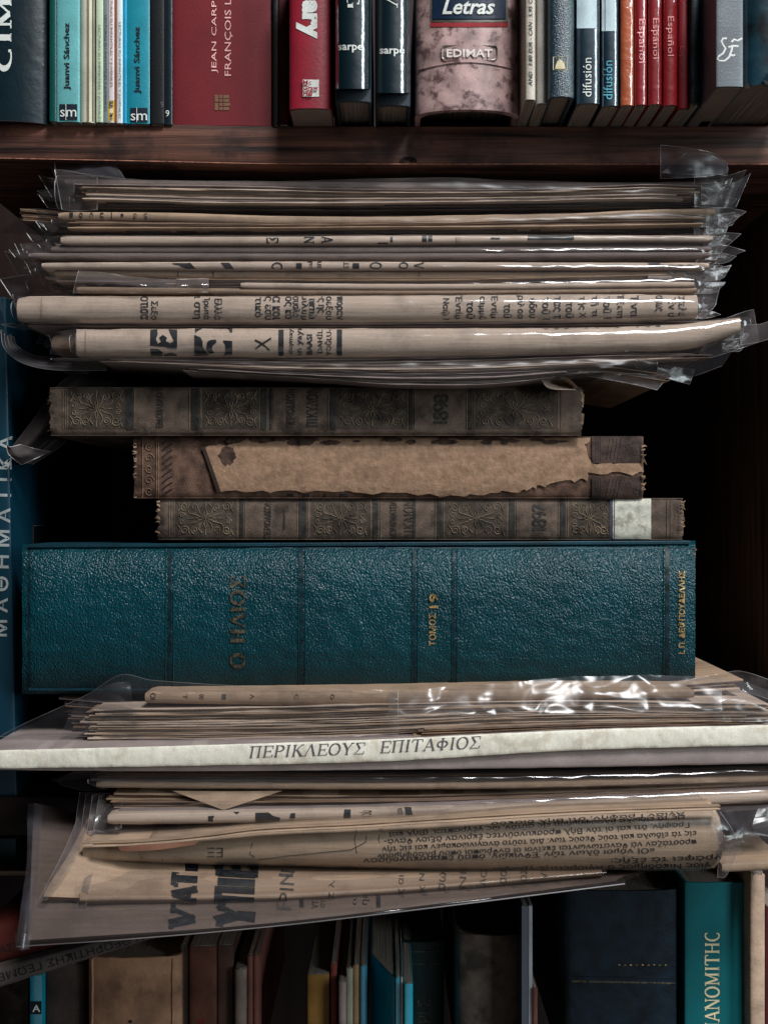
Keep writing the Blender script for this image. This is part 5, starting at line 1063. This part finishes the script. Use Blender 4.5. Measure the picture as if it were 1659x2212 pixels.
write('ΝΑΝΟΜΙΤΗC', 1538, 2126, 220, 34, 90, CRM, b, t, serif=(.17, .09, .13), name='title_lettering')
b, t = lb('tall tattered cream spine at the bottom right edge', 1622, 1654, 1888, mat('tattered_cream', (190, 160, 138), rough=.7, bump=1.0, bscale=300, var=.12, vscale=90), d=-.006, bulge=6, rag=4)
lb('dark red sliver of a book at the bottom right corner', 1656, 1700, 1960, mat('maroon', (70, 16, 22)), d=.0, bulge=2)

# two slim books lying aslant under the sagging newspapers
def aslant(label, tp, bt, x0, x1, m, d, L, name, **k):
    o = thing(name, label, 'book', W((x0+x1)/2, fn(bt)((x0+x1)/2), d+.05), 'slim books lying aslant at bottom left')
    f = fold('cover', o, m, x0, x1, tp, bt, d=d, L=L, nose=.35, **k)
    fold('pages', o, PAGES_H, x0+6, x1-6, [(a, b_+2) for a, b_ in tp], [(a, b_-2) for a, b_ in bt], d=d+.004, L=L-.006, nose=.2) 
    return o, bvh(f)
o, t = aslant('slim grey brown book with upside down Greek title slanting under the lowest newspaper', [(-60, 2110), (0, 2092), (173, 2047), (312, 2004), (460, 1965), (700, 1900)], [(-60, 2156), (0, 2136), (173, 2080), (312, 2036), (460, 1994), (700, 1925)], -60, 700, mat('slant_cover', (92, 82, 80), rough=.6, var=.1), .0, .12, 'slanted_book', seed=300)
write('ΟΕΙΣΕΩΝ ΘΕΩΡΗΤΙΚΗΣ ΓΕΩΜΕΤΡΙΑΣ', 165, 2065, 520, 17, 196, mat('slant_print', (38, 34, 36)), o, t, name='title_lettering')
o, t = aslant('red brown slim book end above the grey brown slanted one at the left edge', [(-60, 2024), (0, 2003), (60, 1983), (130, 1962)], [(-60, 2106), (0, 2086), (60, 2068), (130, 2048)], -60, 130, mat('brick_cover', (84, 34, 28), rough=.6, var=.1), .006, .12, 'slanted_book', seed=301)
write('ΥΜΝΑΣΙΑ', -2, 2054, 110, 16, 17, mat('slant_print', (38, 34, 36)), o, t, name='title_lettering')

# ---------------------------------------------------------------- extra torn film ends fanned out at both sides of the piles
def ends(o, xe, side, y0, y1, n, seed, reach=50, m=None):
    rnd = random.Random(seed)
    for q in range(n):
        y = rnd.uniform(y0, y1); h = rnd.uniform(10, 26); r = rnd.uniform(.45, 1)*reach; dd = rnd.uniform(.0, .014); tip = rnd.uniform(-14, 10)
        top = [(xe-side*30, y-h*.4, dd), (xe+side*r*.5, y-h*.5+tip*.3, dd+.002), (xe+side*r, y-h*.45+tip, dd+.004)]
        bot = [(xe-side*30, y+h*.5, dd), (xe+side*r*.4, y+h*.5, dd+.002), (xe+side*r*.72, y+h*.3, dd+.004)]
        film('sleeve_flap', [top, bot], o, m or PL_FLAP, nu=16, nv=8, amp=.002, seed=seed+q)
B_ = [bpy.data.objects['sleeved_newspaper'+('' if q == 0 else '.%03d' % q)] for q in range(9)]
for q, (y0, y1, xl, xr) in enumerate(((400, 445, 130, 1545), (460, 500, 130, 1540), (508, 530, 110, 1540), (533, 558, 70, 1535), (566, 600, 90, 1530), (600, 630, 150, 1510), (645, 685, 50, 1515), (715, 755, 130, 1590), (775, 800, 160, 1430))):
    ends(B_[q], xl, -1, y0, y1, 3 if q != 8 else 1, 400+q*7, 55 if q != 6 else 30); ends(B_[q], xr, 1, y0, y1, 4, 500+q*7, 60 if q != 7 else 30)

# shadowed ledge with a booklet seen through the gap at the lower left
g = thing('ledge_book', 'dim grey book edge lying in the dark gap left of the lowest sleeved newspaper', 'book', W(10, 1895, .08))
fold('cover', g, mat('dim_grey_cover', (96, 90, 90), rough=.7), -60, 66, 1880, 1893, d=.03, L=.1, nose=.2, seed=340)
fold('pages', g, PAGES_H, -60, 62, 1882, 1891, d=.0285, L=.1, nose=.2, seed=341)
b, t = std_book('dark teal book standing in the gap under the lower shelf at the far left', -40, 34, yt=1812, ybot=1879, m=mat('murky_teal', (10, 58, 68), rough=.5), d=.04, L=.1, name='shadowed_book')
